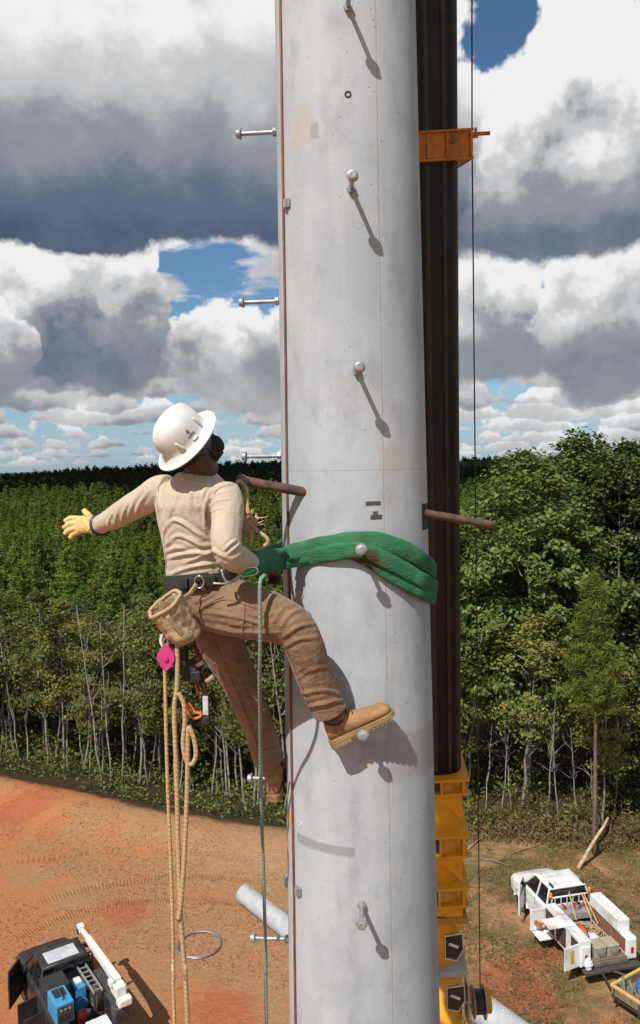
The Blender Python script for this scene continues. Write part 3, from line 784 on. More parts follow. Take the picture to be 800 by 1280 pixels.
    # drilled holes: short sunk cups with a raised grout ring
    for px, py, dk in ((435, 118, True), (375, 1030, False)):
        t_, z_ = onpole(px, py); q = pp(t_, z_)-Vector((PX, PY, 0)); d = Vector((math.sin(t_), -math.cos(t_), 0))
        rot = d.to_track_quat('Z', 'Y').to_matrix()
        mb = MB(); mb.lathe([(.016, -.004), (.0135, .0025), (.009, .003), (.0085, -.001)], q, rot, seg=14, cap=True)
        mb.build('drilled_hole', mat('hole_dark' if dk else 'grout', (.02, .018, .016) if dk else (.6, .58, .5), rough=.9), root)
    # inserts seen behind the left rim near the foot of the view
    q = at(358, 1103, PY); mb = MB(); mb.ell((PR(q.z)*-1.0+PXZ(q.z)-PX, .02, q.z), (.02, .03, .035)); mb.build('insert', galv, root, smooth=True)
    return root
pole = build_pole()

RUST = mat('rusty_steel', (.16, .085, .055), (.085, .05, .038), scale=22, rough=.85, metal=.2, bump=.4, bscale=60, bdist=.003, c3=(.25, .12, .06), s3=9)
# rusty rod driven through the pole
def rod():
    a = at(296, 600, 3.36); b_ = at(619, 657, 3.60)
    n = 24; d = (b_-a); mb = MB()
    pts = [a+d*(i/n) for i in range(n+1)]
    mb.tube(pts, [.0215-.004*i/n+.0008*math.sin(i*1.7) for i in range(n+1)], 16)
    r = thing('steel_rod', 'rusty steel rod passing through the pole above the green sling', 'rod', a)
    o = mb.build('bar', RUST, None, smooth=True); o.parent = r; o.matrix_parent_inverse = Matrix.Translation(-a)
    cap = MB(); u = d.normalized(); rot = u.to_track_quat('Z', 'Y').to_matrix()
    cap.lathe([(.0215, 0), (.027, .004), (.0275, .02), (.0235, .030), (.0225, .046)], a+u*.004, rot, seg=16)
    o = cap.build('collar', mat('scaly_rust', (.22, .17, .14), (.12, .085, .07), scale=40, rough=.9, bump=.6, bscale=70, bdist=.004), None, smooth=True); o.parent = r; o.matrix_parent_inverse = Matrix.Translation(-a)
rod()
def keep(o, r):       # parent without moving
    o.parent = r; o.matrix_parent_inverse = Matrix.Translation(-Vector(r.location)); return o

# ---- green round sling choked round the pole
def sling():
    m, k, b = nodemat('green_webbing')
    tc = k.n.new('ShaderNodeTexCoord').outputs['Object']
    n1 = k.noise(tc, 9, 6, .65); wv = k.noise(tc, 260, 2, .5)
    col = k.mix(k.mr(n1, .35, .65), (.040, .180, .088), (.030, .135, .066))
    col = k.mix(k.mul(k.mr(k.noise(k.v('ADD', tc, (4, 1, 2)), 5, 5, .7), .54, .68), .55), col, (.085, .10, .045))
    px_, py_, pz_ = k.sep(tc)
    q = at(448, 690, 3.28)
    st = k.mr(k.add(k.v('DISTANCE', tc, tuple(pp(.09, onpole(470, 700)[1], .03))), k.mul(k.sub(k.noise(tc, 25, 4), .5), .10)), .085, .03)
    col = k.mix(k.mul(st, .85), col, (.06, .035, .016))
    k.put(b.inputs['Base Color'], col); b.inputs['Roughness'].default_value = .85; b.inputs['Specular IOR Level'].default_value = .2
    cr = k.noise(k.v('MULTIPLY', tc, (3.5, 3.5, 26)), 3.2, 5, .65)
    rdg = k.m('ABSOLUTE', k.sub(k.noise(k.v('MULTIPLY', k.v('ADD', tc, (2, 2, 2)), (6, 6, 20)), 2.2, 3, .6), .5))
    k.put(b.inputs['Normal'], k.bump(k.add(k.add(k.mul(wv, .35), k.mul(cr, 1.6)), k.mul(k.mr(rdg, .0, .08), .7)), .38, .004))
    root = thing('round_sling', 'green webbing round sling wrapped round the pole over a step bolt', 'sling', pp(0, onpole(448, 690)[1]))
    def strand(front, off, rv, rh, seed):
        """front: px, py of the visible run (left to right); then the back of the pole closes the loop"""
        pts = []
        for px, py, *ex in front:
            o_ = off+(ex[0] if ex else 0)
            if px < 362:                          # bulges off the left side of the pole
                pts.append(at(px, py, 3.40-(362-px)*.0060))
            else:
                t_, z_ = onpole(min(px, 535), py, o_)
                if px > 535: t_ = R_(78+(px-535)*1.2)
                pts.append(pp(t_, at(px, py, PY-PR(17)*math.cos(t_)).z, o_))
        zl, zr = pts[0].z, pts[-1].z
        tl = 2*math.pi-R_(95)
        t0 = math.atan2(pts[-1].x-PX, -(pts[-1].y-PY))
        for i in range(1, 11):
            f = i/11; t_ = t0+(tl-t0)*f
            pts.append(pp(t_, zr+(zl-zr)*f, off))
        pts.append(at(front[0][0]+10, front[0][1]-1, 3.28))
        sp = spline(pts, 9, closed=True); rng = np.random.default_rng(seed); n = len(sp)
        ph = rng.uniform(0, 6.28, 4); mb = MB(); rings = []
        P = [Vector(p) for p in sp]
        for i in range(n):
            t = (P[(i+1) % n]-P[i-1]).normalized(); c = P[i]
            out = Vector((c.x-PX, c.y-PY, 0)).normalized(); out = (out-t*out.dot(t)).normalized(); up_ = t.cross(out)
            if up_.z < 0: up_ = -up_
            wr = 1+.05*math.sin(i*.23+ph[0])+.03*math.sin(i*.61+ph[1])
            tw = .16*math.sin(i*.11+ph[2]); ring = []
            for j in range(18):
                a = 2*math.pi*j/18
                ca, sa = math.cos(a), math.sin(a)
                u = math.copysign(abs(ca)**.75, ca)*rv*wr; w = math.copysign(abs(sa)**.75, sa)*rh*(1+.08*math.sin(3*a+i*.17+ph[3]))
                u, w = u*math.cos(tw)-w*math.sin(tw), u*math.sin(tw)+w*math.cos(tw)
                ring.append(c+up_*u+out*w)
            rings.append(ring)
        mb.loft(rings, closed=True)
        return keep(mb.build('strand', m, None, smooth=True), root)
    strand([(312, 703), (345, 696), (380, 687), (410, 680), (440, 675), (475, 677), (510, 689, .004), (532, 703, .009), (549, 714, .012)], .020, .038, .013, 1)
    strand([(314, 708), (345, 703), (380, 697), (410, 691), (436, 687, .010), (460, 689, .014), (490, 703, .004), (515, 717, .004), (532, 727, .009), (549, 735, .012)], .022, .036, .013, 2)
    strand([(318, 706), (350, 701), (385, 695), (415, 690), (440, 691, -.004), (462, 701, .002), (490, 719), (515, 733, .003), (532, 742, .007), (548, 748, .010)], .017, .030, .011, 3)
    # stitched label patch
    lb = MB()
    for i in range(8): pass
sling()

# ================================================================== crane boom behind the pole
YEL = mat('crane_yellow', (.82, .37, .012), (.74, .31, .010), scale=3, rough=.42, bump=.05, bscale=40, c3=(.62, .25, .02), s3=2.2)
def boom():
    BRN = mat('boom_brown', (.011, .008, .007), (.006, .005, .005), scale=4, rough=.6, metal=.0, bump=.12, bscale=30, c3=(.022, .011, .008), s3=3)
    BLK = mat('black_paint', (.02, .02, .022), (.03, .03, .03), rough=.5)
    GRY = mat('grey_paint', (.42, .43, .42), (.34, .35, .35), rough=.5)
    STL = mat('bright_steel', (.45, .45, .45), rough=.35, metal=.8)
    e0, e1 = at(565.5, 0, 4.38), at(572, 950, 5.5)
    W0 = .25
    def ax(z): t = (z-e1.z)/(e0.z-e1.z); p = e1.lerp(e0, t); p.x -= W0; return p
    base = ax(.9); root = thing('crane_boom', 'yellow telescopic crane boom with dark brown inner section behind the concrete pole', 'crane', (base.x, base.y, 0))
    A = (e0-e1).normalized(); X = Vector((1, 0, 0)); X = (X-A*X.dot(A)).normalized(); D = A.cross(X)   # D points away from the camera
    if D.y < 0: D = -D
    def sec(z, w, d, ch=.30, xo=0.):
        c = ax(z)+X*xo; r = []
        for a in range(28):
            an = 2*math.pi*(a+.5)/28; ca, sa = math.cos(an), math.sin(an); q = 5.0
            r.append(c+X*(math.copysign(abs(ca)**(2/q), ca)*w)+D*(math.copysign(abs(sa)**(2/q), sa)*d))
        return r
    def section(name, z0, z1, w, d, m, xo=0.):
        mb = MB(); mb.loft([sec(z, w, d, xo=xo) for z in np.linspace(z0, z1, 5)]); return keep(mb.build(name, m, None, smooth=True), root)
    def zat(py): # axis height seen at image row
        z = 15.
        for _ in range(30):
            p = ax(z); z = at(560, py, p.y-.3).z
        return z
    inner = section('inner_section', zat(975), 24.5, W0, .27, BRN)
    for xo, w_ in ((-.10, .018), (.06, .018), (.155, .012), (.21, .010)):      # weld strips up the face
        mb = MB(); z0, z1 = zat(955), 24.4
        c0, c1 = ax(z0), ax(z1)
        mb.tube([c0+X*xo-D*.270, c1+X*xo-D*.270], w_, 6, flat=(.5, 1), up=D)
        keep(mb.build('weld_strip', mat('boom_edge', (.035, .030, .028), (.02, .017, .016), scale=6, rough=.45), None), root)
    # mid-length guide bracket
    zt, zb = zat(146), zat(182)
    for zz, hh, m in ((zt, .012, YEL), (zb, .012, YEL)):
        mb = MB(); c = ax(zz)
        mb.box(c+X*.028, (.56, .60, hh), Matrix((X, D, A)).transposed()); keep(mb.build('bracket_plate', mat('bracket_orange', (.62, .21, .025), (.50, .15, .02), scale=12, rough=.5, c3=(.12, .05, .02), s3=8), None, bevel=.003), root)
    BO = MATS['bracket_orange']
    mb = MB(); mb.box(ax((zt+zb)/2)+X*.022-D*.01, (.525, .555, (zt-zb)*.92), Matrix((X, D, A)).transposed()); keep(mb.build('bracket_web', BO, None), root)
    for xo in (.07, .17, .295):
        mb = MB(); mb.box(ax((zt+zb)/2)+X*xo-D*.285, (.012, .04, (zt-zb)*.9), Matrix((X, D, A)).transposed()); keep(mb.build('gusset', BO, None), root)
    cabx = at(590, 166, ax(zt).y-.1)
    arm = MB(); c = ax(zt)+X*.30-D*.1; arm.tube([c, c+X*.13], .011, 8); arm.tube([cabx-X*.02-A*.012, cabx+X*.03-A*.012], .016, 10)
    keep(arm.build('guide_arm', BO, None, smooth=True), root)
    for dx in (-.015, .02):
        mb = MB(); mb.cyl(cabx+X*dx-X*.004, cabx+X*dx+X*.004, .026, 14); keep(mb.build('guide_sheave', mat('brass', (.55, .33, .08), rough=.4, metal=.6), None), root)
    # telescoping yellow sections, each wider than the one inside it
    rows = [(962, 980, 1046, .275, .295, -.035), (1030, 1055, 1108, .300, .320, -.062), (1092, 1114, 1200, .318, .340, -.085), (1196, 1206, 1900, .345, .37, -.105)]
    for i, (pt, pc, pb, w, d, xo) in enumerate(rows):
        zt_, zc, zb_ = zat(pt), zat(pc), (zat(pb) if pb < 1500 else .9)
        so = section('outer_section', zb_-.25 if pb < 1500 else zb_, zt_-.02, w, d, YEL, xo)
        if i < 3:
            fl = MB(); R3 = Matrix((X, D, A)).transposed()
            for zz, ex, hh in ((zt_, .035, .02), (zc, .030, .018)):
                fl = MB(); fl.box(ax(zz)+X*xo, ((w+ex)*2, (d+ex)*2, hh), R3); keep(fl.build('collar_plate', YEL, None, bevel=.004), root)
            for s_ in (-1, 1):
                for kx in (.98, .45):
                    g = MB(); g.box(ax((zt_+zc)/2)+X*(xo+s_*w*kx)-D*(d+.012), (.016, .05, (zt_-zc)*.96), R3); keep(g.build('gusset', YEL, None), root)
                g = MB(); g.box(ax((zt_+zc)/2)+X*(xo+s_*(w+.012))-D*(d*.55), (.03, .016, (zt_-zc)*.96), R3); keep(g.build('gusset', YEL, None), root)
            pn = MB(); c = ax(zc-.03)+X*(xo+w+.01)-D*(d-.03); pn.cyl(c-X*.02, c+X*.045, .016, 14); keep(pn.build('pin', STL, None), root)
            # wear pad opening on the front
            wp = MB(); wp.box(ax((zt_+zc)/2)+X*(xo+.02)-D*(d+.004), (w*.7, .02, (zt_-zc)*.6), R3); keep(wp.build('wear_pad', BLK, None), root)
            # sweeping cheek plate below each collar
            zl = zat(pc+34); ck = MB(); fr = -D*(d+.004)
            poly = [ax(zc)+X*(xo-w*.96), ax(zc)+X*(xo+w*.96), ax(zl)+X*(xo+w*.96), ax((zc+zl)/2+.03)+X*(xo+w*.55), ax(zc-.09)+X*(xo+w*.1), ax(zc-.07)+X*(xo-w*.5)]
            ck.loft([[p+fr-D*.010 for p in poly], [p+fr+D*.006 for p in poly]]); keep(ck.build('cheek_plate', YEL, None), root)
        else:
            fl = MB(); fl.box(ax(zt_)+X*xo, ((w+.008)*2, (d+.015)*2, .05), Matrix((X, D, A)).transposed()); keep(fl.build('collar_plate', GRY, None, bevel=.004), root)
    zb1, zb2 = zat(1132), zat(1140)
    b2 = MB(); b2.box(ax(zb1)-X*.09, (.318*2+.05, .34*2+.05, .05), Matrix((X, D, A)).transposed()); keep(b2.build('collar_plate', MATS['brass'], None, bevel=.004), root)
    # shield decals with a white stroke
    for py, xo, d, px in ((1166, -.085, .34, 566), (1226, -.105, .37, 568)):
        z = zat(py); c = ax(z); q = at(px, py, c.y-d*.97); u = (q-c).dot(X)
        def shape(s): return [(-.055*s, .085*s), (.06*s, .10*s), (.066*s, -.03*s), (.02*s, -.125*s), (-.055*s, -.10*s)]
        for sc, m, th in ((1.12, mat('decal_white', (.75, .74, .70), rough=.5), .003), (1.0, BLK, .006)):
            mb = MB(); pts = [c+X*(u+a)+A*bq-D*(d+.0015) for a, bq in shape(sc)]
            mb.loft([[p for p in pts], [p-D*th for p in pts]]); keep(mb.build('decal', m, None), root)
        mb = MB(); mb.box(c+X*u+A*.01-D*(d+.010), (.075, .004, .022), Matrix((X, D, A)).transposed() @ Matrix.Rotation(.5, 3, 'Y')); keep(mb.build('decal_mark', MATS['decal_white'], None), root)
    # crane turntable below the view
    tb = MB(); tb.lathe([(.9, .45), (.9, .62), (.7, .63), (.7, .95)], (base.x, base.y, 0), seg=28); keep(tb.build('turntable', YEL, None), root)
    ch = MB(); ch.bx(base.x-1.2, base.x+1.2, base.y-1.4, base.y+4.5, .02, .45); keep(ch.build('carrier_deck', GRY, None, bevel=.03), root)
    # reel on the boom side and the thin cable up to the guide
    c = at(601, 1252, ax(zat(1250)).y-.28); rl = thing('cable_reel', 'yellow and black cable reel on the side of the crane boom', 'reel', c)
    X1 = Vector((1, 0, 0))
    for x0, x1, r, m, nm in ((-.062, -.054, .115, STL, 'flange'), (-.054, .018, .085, BLK, 'drum'), (.018, .026, .120, STL, 'flange'), (.026, .070, .078, YEL, 'hub'), (-.16, -.062, .018, STL, 'axle')):
        mb = MB(); mb.cyl(X1*x0, X1*x1, r, 24); o = mb.build(nm, m, rl, bevel=.004)
    br = MB(); br.bx(-.105, -.09, -.05, .09, -.14, .16); br.build('bracket', STL, rl)
    cb = MB(); p0, p1 = c+Vector((-.02, -.08, .02)), cabx+A*6.0
    n = 40; pts = []
    for i in range(n+1):
        t = i/n
        if t < .65: p = p0.lerp(cabx, t/.65)
        else: p = cabx.lerp(cabx+A*5.5, (t-.65)/.35)
        pts.append(p)
    cb.tube(pts, .0042, 6)
    tag(cb.build('cable', mat('dark_cable', (.035, .033, .03), rough=.6)), 'thin dark cable running from the reel up beside the crane boom', 'cable')
boom()

# ================================================================== things lying on the clearing
CONC = mat('pole_concrete', (.45, .455, .46), (.36, .37, .38), scale=3, rough=.8, bump=.2, bscale=30)
def lying_pole(name, a, b_, r0, r1, label):
    a, b_ = Vector(a), Vector(b_); mb = MB()
    n = 12; mb.tube([a.lerp(b_, i/n) for i in range(n+1)], [r0+(r1-r0)*i/n for i in range(n+1)], 28)
    ro = thing(name, label, 'pole', (a.x, a.y, 0)); keep(mb.build('shaft', CONC, None, smooth=False), ro)
    u = (b_-a).normalized(); hd = MB(); rot = (-u).to_track_quat('Z', 'Y').to_matrix()
    hd.lathe([(r0*.98, -.01), (r0*.98, .004), (r0*.62, .006), (r0*.60, -.10)], a, rot, seg=28); keep(hd.build('end_ring', CONC, None), ro)
    for t, s in ((.03, 1), (.06, -1), (.1, 1), (.14, -1)):
        mb = MB(); q = a.lerp(b_, t)+Vector((.05*s, 0, r0*.93)); mb.lathe([(.04, 0), (.04, .04), (.02, .06)], q, seg=8); keep(mb.build('insert', MATS['galvanised_steel'], None), ro)
q0, q1 = gz(305, 1117, .40), gz(372, 1170, .40)
u = (q1-q0).normalized(); lying_pole('concrete_pole_piece', (q0.x, q0.y, .40), (q0.x+u.x*9, q0.y+u.y*9, .42), .36, .42, 'grey concrete pole lying on the clay beyond the standing pole')
q0, q1 = gz(603, 1262, .45), gz(640, 1290, .45); u = (q1-q0).normalized()
lying_pole('concrete_pole_piece', (q0.x, q0.y, .46), (q0.x+u.x*8, q0.y+u.y*8, .46), .46, .48, 'grey concrete pole lying on the ground under the cable reel')
# coil of wire
c = gz(249, 1181, 0); rg = MB(); z0 = hz(c.x, c.y)
rg.tube([(c.x+(.76+.012*a/6.283)*math.cos(a)+.03*math.sin(2.3*a), c.y+(.78+.01*a/6.283)*math.sin(a), z0+.06+.025*math.sin(1.7*a)) for a in np.linspace(0, 18.5, 150)], .018, 6)
tag(rg.build('wire_coil', mat('grey_wire', (.40, .41, .43), (.3, .31, .33), rough=.4, metal=.6), smooth=True), 'open coil of grey wire lying on the clay', 'wire coil')

# ================================================================== the climber
def proj(P):
    q = Vector(P)-CAM; w = q.dot(_F); return 400+FPX*q.dot(_R)/w, 640-FPX*q.dot(_U)/w
def remesh(mb, voxel, smooth=6, fac=.5):
    me = bpy.data.meshes.new('tmp'); me.from_pydata(mb.v, [], mb.f); me.update()
    bm = bmesh.new(); bm.from_mesh(me); bmesh.ops.recalc_face_normals(bm, faces=bm.faces); bm.to_mesh(me); bm.free()
    o = bpy.data.objects.new('tmp', me); COL.objects.link(o)
    r = o.modifiers.new('r', 'REMESH'); r.mode = 'VOXEL'; r.voxel_size = voxel
    if smooth: s = o.modifiers.new('s', 'SMOOTH'); s.iterations = smooth; s.factor = fac
    dg = bpy.context.evaluated_depsgraph_get(); dg.update()
    out = bpy.data.meshes.new_from_object(o.evaluated_get(dg)); bpy.data.objects.remove(o); bpy.data.meshes.remove(me)
    return out
def arr(me):
    n = len(me.vertices); co = np.empty(n*3); me.vertices.foreach_get('co', co); no = np.empty(n*3); me.vertices.foreach_get('normal', no)
    return co.reshape(-1, 3), no.reshape(-1, 3)
def displace(me, folds, amp=.006, w=2.6, nz=.0025, ns=14., stretch=None):
    co, no = arr(me); q = co-np.array(CAM); F_, R2, U2 = map(np.array, (_F, _R, _U))
    dep = q@F_; px = 400+FPX*(q@R2)/dep; py = 640-FPX*(q@U2)/dep
    d = np.zeros(len(co)); face = np.clip(-(no*q/np.linalg.norm(q, axis=1, keepdims=True)).sum(1)*2.5+.2, 0, 1)
    for pts, *o_ in folds:
        a_ = amp*(o_[0] if o_ else 1); w_ = w*(o_[1] if len(o_) > 1 else 1)
        sp = np.array(spline(pts, 6)); best = np.full(len(co), 1e9); tt = np.zeros(len(co))
        for i in range(len(sp)-1):
            p, r = sp[i], sp[i+1]; v = r-p; L = max((v*v).sum(), 1e-6)
            t = np.clip(((px-p[0])*v[0]+(py-p[1])*v[1])/L, 0, 1)
            dd = np.hypot(px-p[0]-t*v[0], py-p[1]-t*v[1]); m_ = dd < best
            best[m_] = dd[m_]; tt[m_] = ((i+t)/(len(sp)-1))[m_]
        env = np.sin(np.pi*np.clip(tt*.92+.04, 0, 1))**.6
        d += a_*env*(np.exp(-(best/w_)**2)-.45*np.exp(-((best-2.3*w_)/w_)**2))*face
    st = stretch or (1, 1, 1)
    if amp: d += np.array([(.55-abs(mnoise.noise((c[0]*24+c[2]*9, c[1]*24, c[2]*15-c[0]*8)))*2.2)*.0028*(.5+mnoise.noise((c[0]*6, c[1]*6, c[2]*6+4))) for c in co])
    d += np.array([mnoise.noise((c[0]*ns*st[0], c[1]*ns*st[1], c[2]*ns*st[2]))*nz for c in co])
    co = co+no*d[:, None]; me.vertices.foreach_set('co', co.ravel()); me.update()

def cloth(name, c1, c2, weave=500, c3=None, s3=7, crease=.3):
    m, k, b = nodemat(name)
    tc = k.n.new('ShaderNodeTexCoord').outputs['Object']
    col = k.mix(k.mr(k.noise(tc, 10, 5, .6), .35, .66), c1, c2)
    if c3: col = k.mix(k.mul(k.mr(k.noise(k.v('ADD', tc, (3, 3, 3)), s3, 5, .7), .52, .7), .7), col, c3)
    col = k.mix(k.mul(k.noise(tc, weave, 1, .5), .18), col, tuple(x*.5 for x in c1))
    k.put(b.inputs['Base Color'], col); b.inputs['Roughness'].default_value = .92; b.inputs['Specular IOR Level'].default_value = .15
    b.inputs['Sheen Weight'].default_value = .15
    rd = k.m('ABSOLUTE', k.sub(k.noise(k.v('MULTIPLY', tc, (1, 1, 1.7)), 17, 3, .55, dist=.6), .5))
    k.put(b.inputs['Normal'], k.bump(k.add(k.add(k.mul(k.noise(tc, weave, 2), .35), k.noise(tc, 45, 4, .6)), k.mul(k.mr(rd, 0, .10), crease)), .42, .005)); return m
SHIRT = cloth('shirt_cotton', (.56, .465, .355), (.50, .41, .31), crease=.22)
PANTS = cloth('duck_canvas', (.262, .158, .094), (.205, .120, .070), c3=(.33, .215, .135), crease=.65)
CANV = cloth('bag_canvas', (.50, .36, .21), (.40, .27, .15), weave=320, c3=(.28, .17, .09))
SKIN = mat('dark_skin', (.075, .036, .022), (.055, .026, .017), scale=14, rough=.5)
BOOT = mat('tan_nubuck', (.36, .185, .075), (.28, .135, .052), scale=12, rough=.8, bump=.3, bscale=70, bdist=.003, c3=(.21, .10, .045), s3=11)
BOOTD = mat('dark_leather', (.085, .042, .026), (.05, .026, .018), scale=14, rough=.7)
SOLE = mat('rubber_sole', (.30, .19, .085), (.20, .12, .055), scale=20, rough=.9)
GLOV = mat('yellow_leather', (.72, .52, .22), (.62, .42, .15), scale=20, rough=.75, bump=.3, bscale=80, bdist=.002)
BLACK = mat('black_nylon', (.018, .018, .019), (.03, .03, .03), scale=40, rough=.65)
STEEL = mat('steel_ring', (.55, .55, .55), (.4, .4, .4), scale=20, rough=.3, metal=.9)

PH = R_(40); fwd = Vector((math.sin(PH), math.cos(PH), 0)); rgt = Vector((math.cos(PH), -math.sin(PH), 0))
person = thing('person', 'worker in tan shirt and white hard hat standing on step bolts of the concrete pole', 'person', at(440, 925, 3.2))
def sup(c, a, b_, n=24, q=2.3, ax1=rgt, ax2=fwd):
    r = []
    for i in range(n):
        t = 2*math.pi*i/n; ca, sa = math.cos(t), math.sin(t)
        r.append(c+ax1*(math.copysign(abs(ca)**(2/q), ca)*a)+ax2*(math.copysign(abs(sa)**(2/q), sa)*b_))
    return r
# trunk rows: px, py, Y, half width, half depth
TR = [(254, 734, 3.30, .155, .122), (251, 716, 3.285, .153, .118), (248.5, 698, 3.27, .152, .117), (246, 676, 3.25, .158, .121), (244, 652, 3.235, .172, .126),
      (243, 632, 3.22, .182, .126), (243, 616, 3.21, .182, .112), (244, 606, 3.205, .150, .095), (245, 598, 3.20, .105, .080), (246, 591, 3.195, .072, .068)]
ARM_R = [(281, 614, 3.09, .060), (284, 630, 3.05, .066), (284, 652, 3.02, .060), (283, 675, 2.99, .058), (286, 691, 2.99, .057), (298, 699, 3.06, .053), (311, 704, 3.15, .046), (319, 707, 3.21, .040)]
ARM_L = [(212, 611, 3.27, .058), (199, 614, 3.30, .064), (186, 622, 3.35, .061), (170, 631, 3.41, .059), (153, 641, 3.48, .057), (141, 648, 3.55, .050), (131, 653, 3.61, .044), (125.5, 656, 3.65, .042)]
LEG_R = [(262, 752, 3.27, .112), (282, 757, 3.23, .118), (308, 763, 3.18, .112), (340, 772, 3.15, .101), (366, 784, 3.125, .087), (379, 806, 3.13, .079), (392, 840, 3.165, .074), (404, 868, 3.195, .074), (413, 889, 3.215, .077)]
LEG_L = [(254, 752, 3.33, .108), (264, 775, 3.37, .108), (281, 810, 3.42, .096), (298, 848, 3.46, .082), (314, 888, 3.51, .074), (327, 922, 3.56, .072), (337, 950, 3.60, .074)]
def pts_of(L, k=1.0): return [at(a, b_, c) for a, b_, c, r in L], [r*k for a, b_, c, r in L]
def limbtube(mb, L, k=1.0, n=5, seg=20):
    P, r = pts_of(L, k); sp = spline([(*p, q) for p, q in zip(P, r)], n)
    mb.tube([s[:3] for s in sp], [s[3] for s in sp], seg)
def Z5(pts): return [(180+x/5, 560+y/5) for x, y in pts]
def Z2(pts): return [(170+x/2.353, 680+y/2.353) for x, y in pts]

# --- shirt
mb = MB(); mb.loft([sup(at(a, b_, c), w, d) for a, b_, c, w, d in TR]); limbtube(mb, ARM_R); limbtube(mb, ARM_L)
me = remesh(mb, .0055, 7)
folds = [(Z5([(250, 220), (190, 330), (150, 430), (130, 520), (125, 600)]), .8), (Z5([(215, 230), (170, 320), (125, 430), (110, 520)]), .6), (Z5([(335, 165), (300, 250), (285, 350), (320, 450), (385, 525)]), .9),
         (Z5([(400, 215), (370, 290), (372, 390), (385, 470)]), .9), (Z5([(545, 222), (450, 250), (395, 320), (380, 400), (385, 480)]), 1.3, .9), (Z5([(130, 520), (175, 455), (240, 470), (310, 520), (380, 560)]), 1.0),
         (Z5([(150, 600), (205, 550), (290, 575), (350, 610), (420, 605)]), .9), (Z5([(140, 650), (200, 625), (260, 635)]), .8), (Z5([(145, 690), (240, 665), (340, 655), (430, 655)]), 1.2), (Z5([(240, 730), (320, 690), (390, 665), (440, 640)]), .8), (Z5([(160, 790), (290, 745), (400, 725), (470, 720)]), 1.0),
         (Z5([(160, 520), (140, 610), (130, 720)]), .7), (Z5([(395, 335), (450, 290), (530, 270)]), .5, .6), (Z5([(392, 372), (455, 330), (540, 318)]), .55, .5), (Z5([(395, 410), (440, 385), (500, 372)]), .4, .6),
         (Z5([(500, 640), (540, 600), (575, 575)]), 1.2, .7), (Z5([(520, 665), (565, 625), (600, 600)]), 1.1, .7), (Z5([(410, 620), (460, 660), (540, 690)]), .7), (Z5([(540, 700), (590, 670), (630, 650)]), .7),
         (Z5([(70, 200), (85, 290), (90, 380)]), .9), ([(188, 610), (176, 628), (168, 648)], .7), ([(178, 613), (166, 630), (160, 650)], .6), ([(163, 625), (155, 640), (152, 655)], .7, .7), ([(150, 630), (145, 645), (143, 658)], .6, .7), ([(140, 640), (136, 650), (135, 660)], .6, .6)]
shirt_me = me; displace(me, folds, .0066, 2.0, .005, 8)
keep(link('shirt', me, SHIRT, smooth=True), person)
# --- trousers
mb = MB(); mb.loft([sup(at(a, b_, c), w, d) for a, b_, c, w, d in ((250, 719, 3.285, .150, .118), (253, 730, 3.295, .158, .124), (257, 745, 3.295, .163, .132), (260, 762, 3.295, .155, .13), (262, 778, 3.30, .115, .11))])
limbtube(mb, LEG_R); limbtube(mb, LEG_L)
me = remesh(mb, .006, 7)
folds = [(Z2([(190, 200), (300, 215), (400, 250)]), .8), (Z2([(200, 240), (300, 260), (420, 262)]), 1.0), (Z2([(250, 190), (340, 210), (440, 200)]), .5), (Z2([(170, 170), (215, 155), (235, 130)]), .8), (Z2([(175, 200), (230, 170), (260, 150)]), .7),
         (Z2([(425, 245), (455, 205), (500, 190)]), 1.0), (Z2([(432, 275), (475, 245), (520, 235)]), 1.2), (Z2([(435, 305), (480, 280), (530, 275)]), .9), (Z2([(400, 235), (430, 190), (470, 172)]), .7),
         (Z2([(470, 400), (520, 370), (570, 360)]), .5), (Z2([(480, 440), (540, 430), (600, 440)]), .7), (Z2([(500, 480), (550, 470), (610, 460)]), 1.0), (Z2([(520, 330), (560, 400), (600, 460)]), .6), (Z2([(470, 330), (500, 410), (530, 490)]), .5),
         (Z2([(260, 330), (300, 350), (345, 345)]), 1.0), (Z2([(265, 380), (310, 390), (350, 380)]), .8), (Z2([(275, 430), (320, 415), (355, 430)]), 1.1), (Z2([(285, 470), (330, 455), (370, 470)]), .8), (Z2([(310, 540), (350, 520), (395, 540)]), .7), (Z2([(330, 600), (370, 590), (420, 610)]), .9), (Z2([(345, 650), (390, 625), (430, 640)]), 1.1), (Z2([(300, 380), (340, 480), (390, 590)]), .6)]
trous_me = me; displace(me, folds, .0070, 2.1, .0075, 7)
keep(link('trousers', me, PANTS, smooth=True), person)
def hem(name, L, m, r=.0028, k=1.0):
    P, rr = pts_of(L, k); u = (P[-1]-P[-2]).normalized(); a = u.orthogonal().normalized(); b_ = u.cross(a)
    mb = MB()
    for dz in (0, .018): mb.tube([P[-1]-u*(dz-.004)+(a*math.cos(t)+b_*math.sin(t))*(rr[-1]*(.985 if dz == 0 else .99)) for t in np.linspace(0, 6.283, 40, endpoint=False)], r if dz == 0 else r*.4, 6, closed=True); break
    keep(mb.build(name, m, None, smooth=True), person)
hem('cuff', ARM_L, SHIRT, .003)
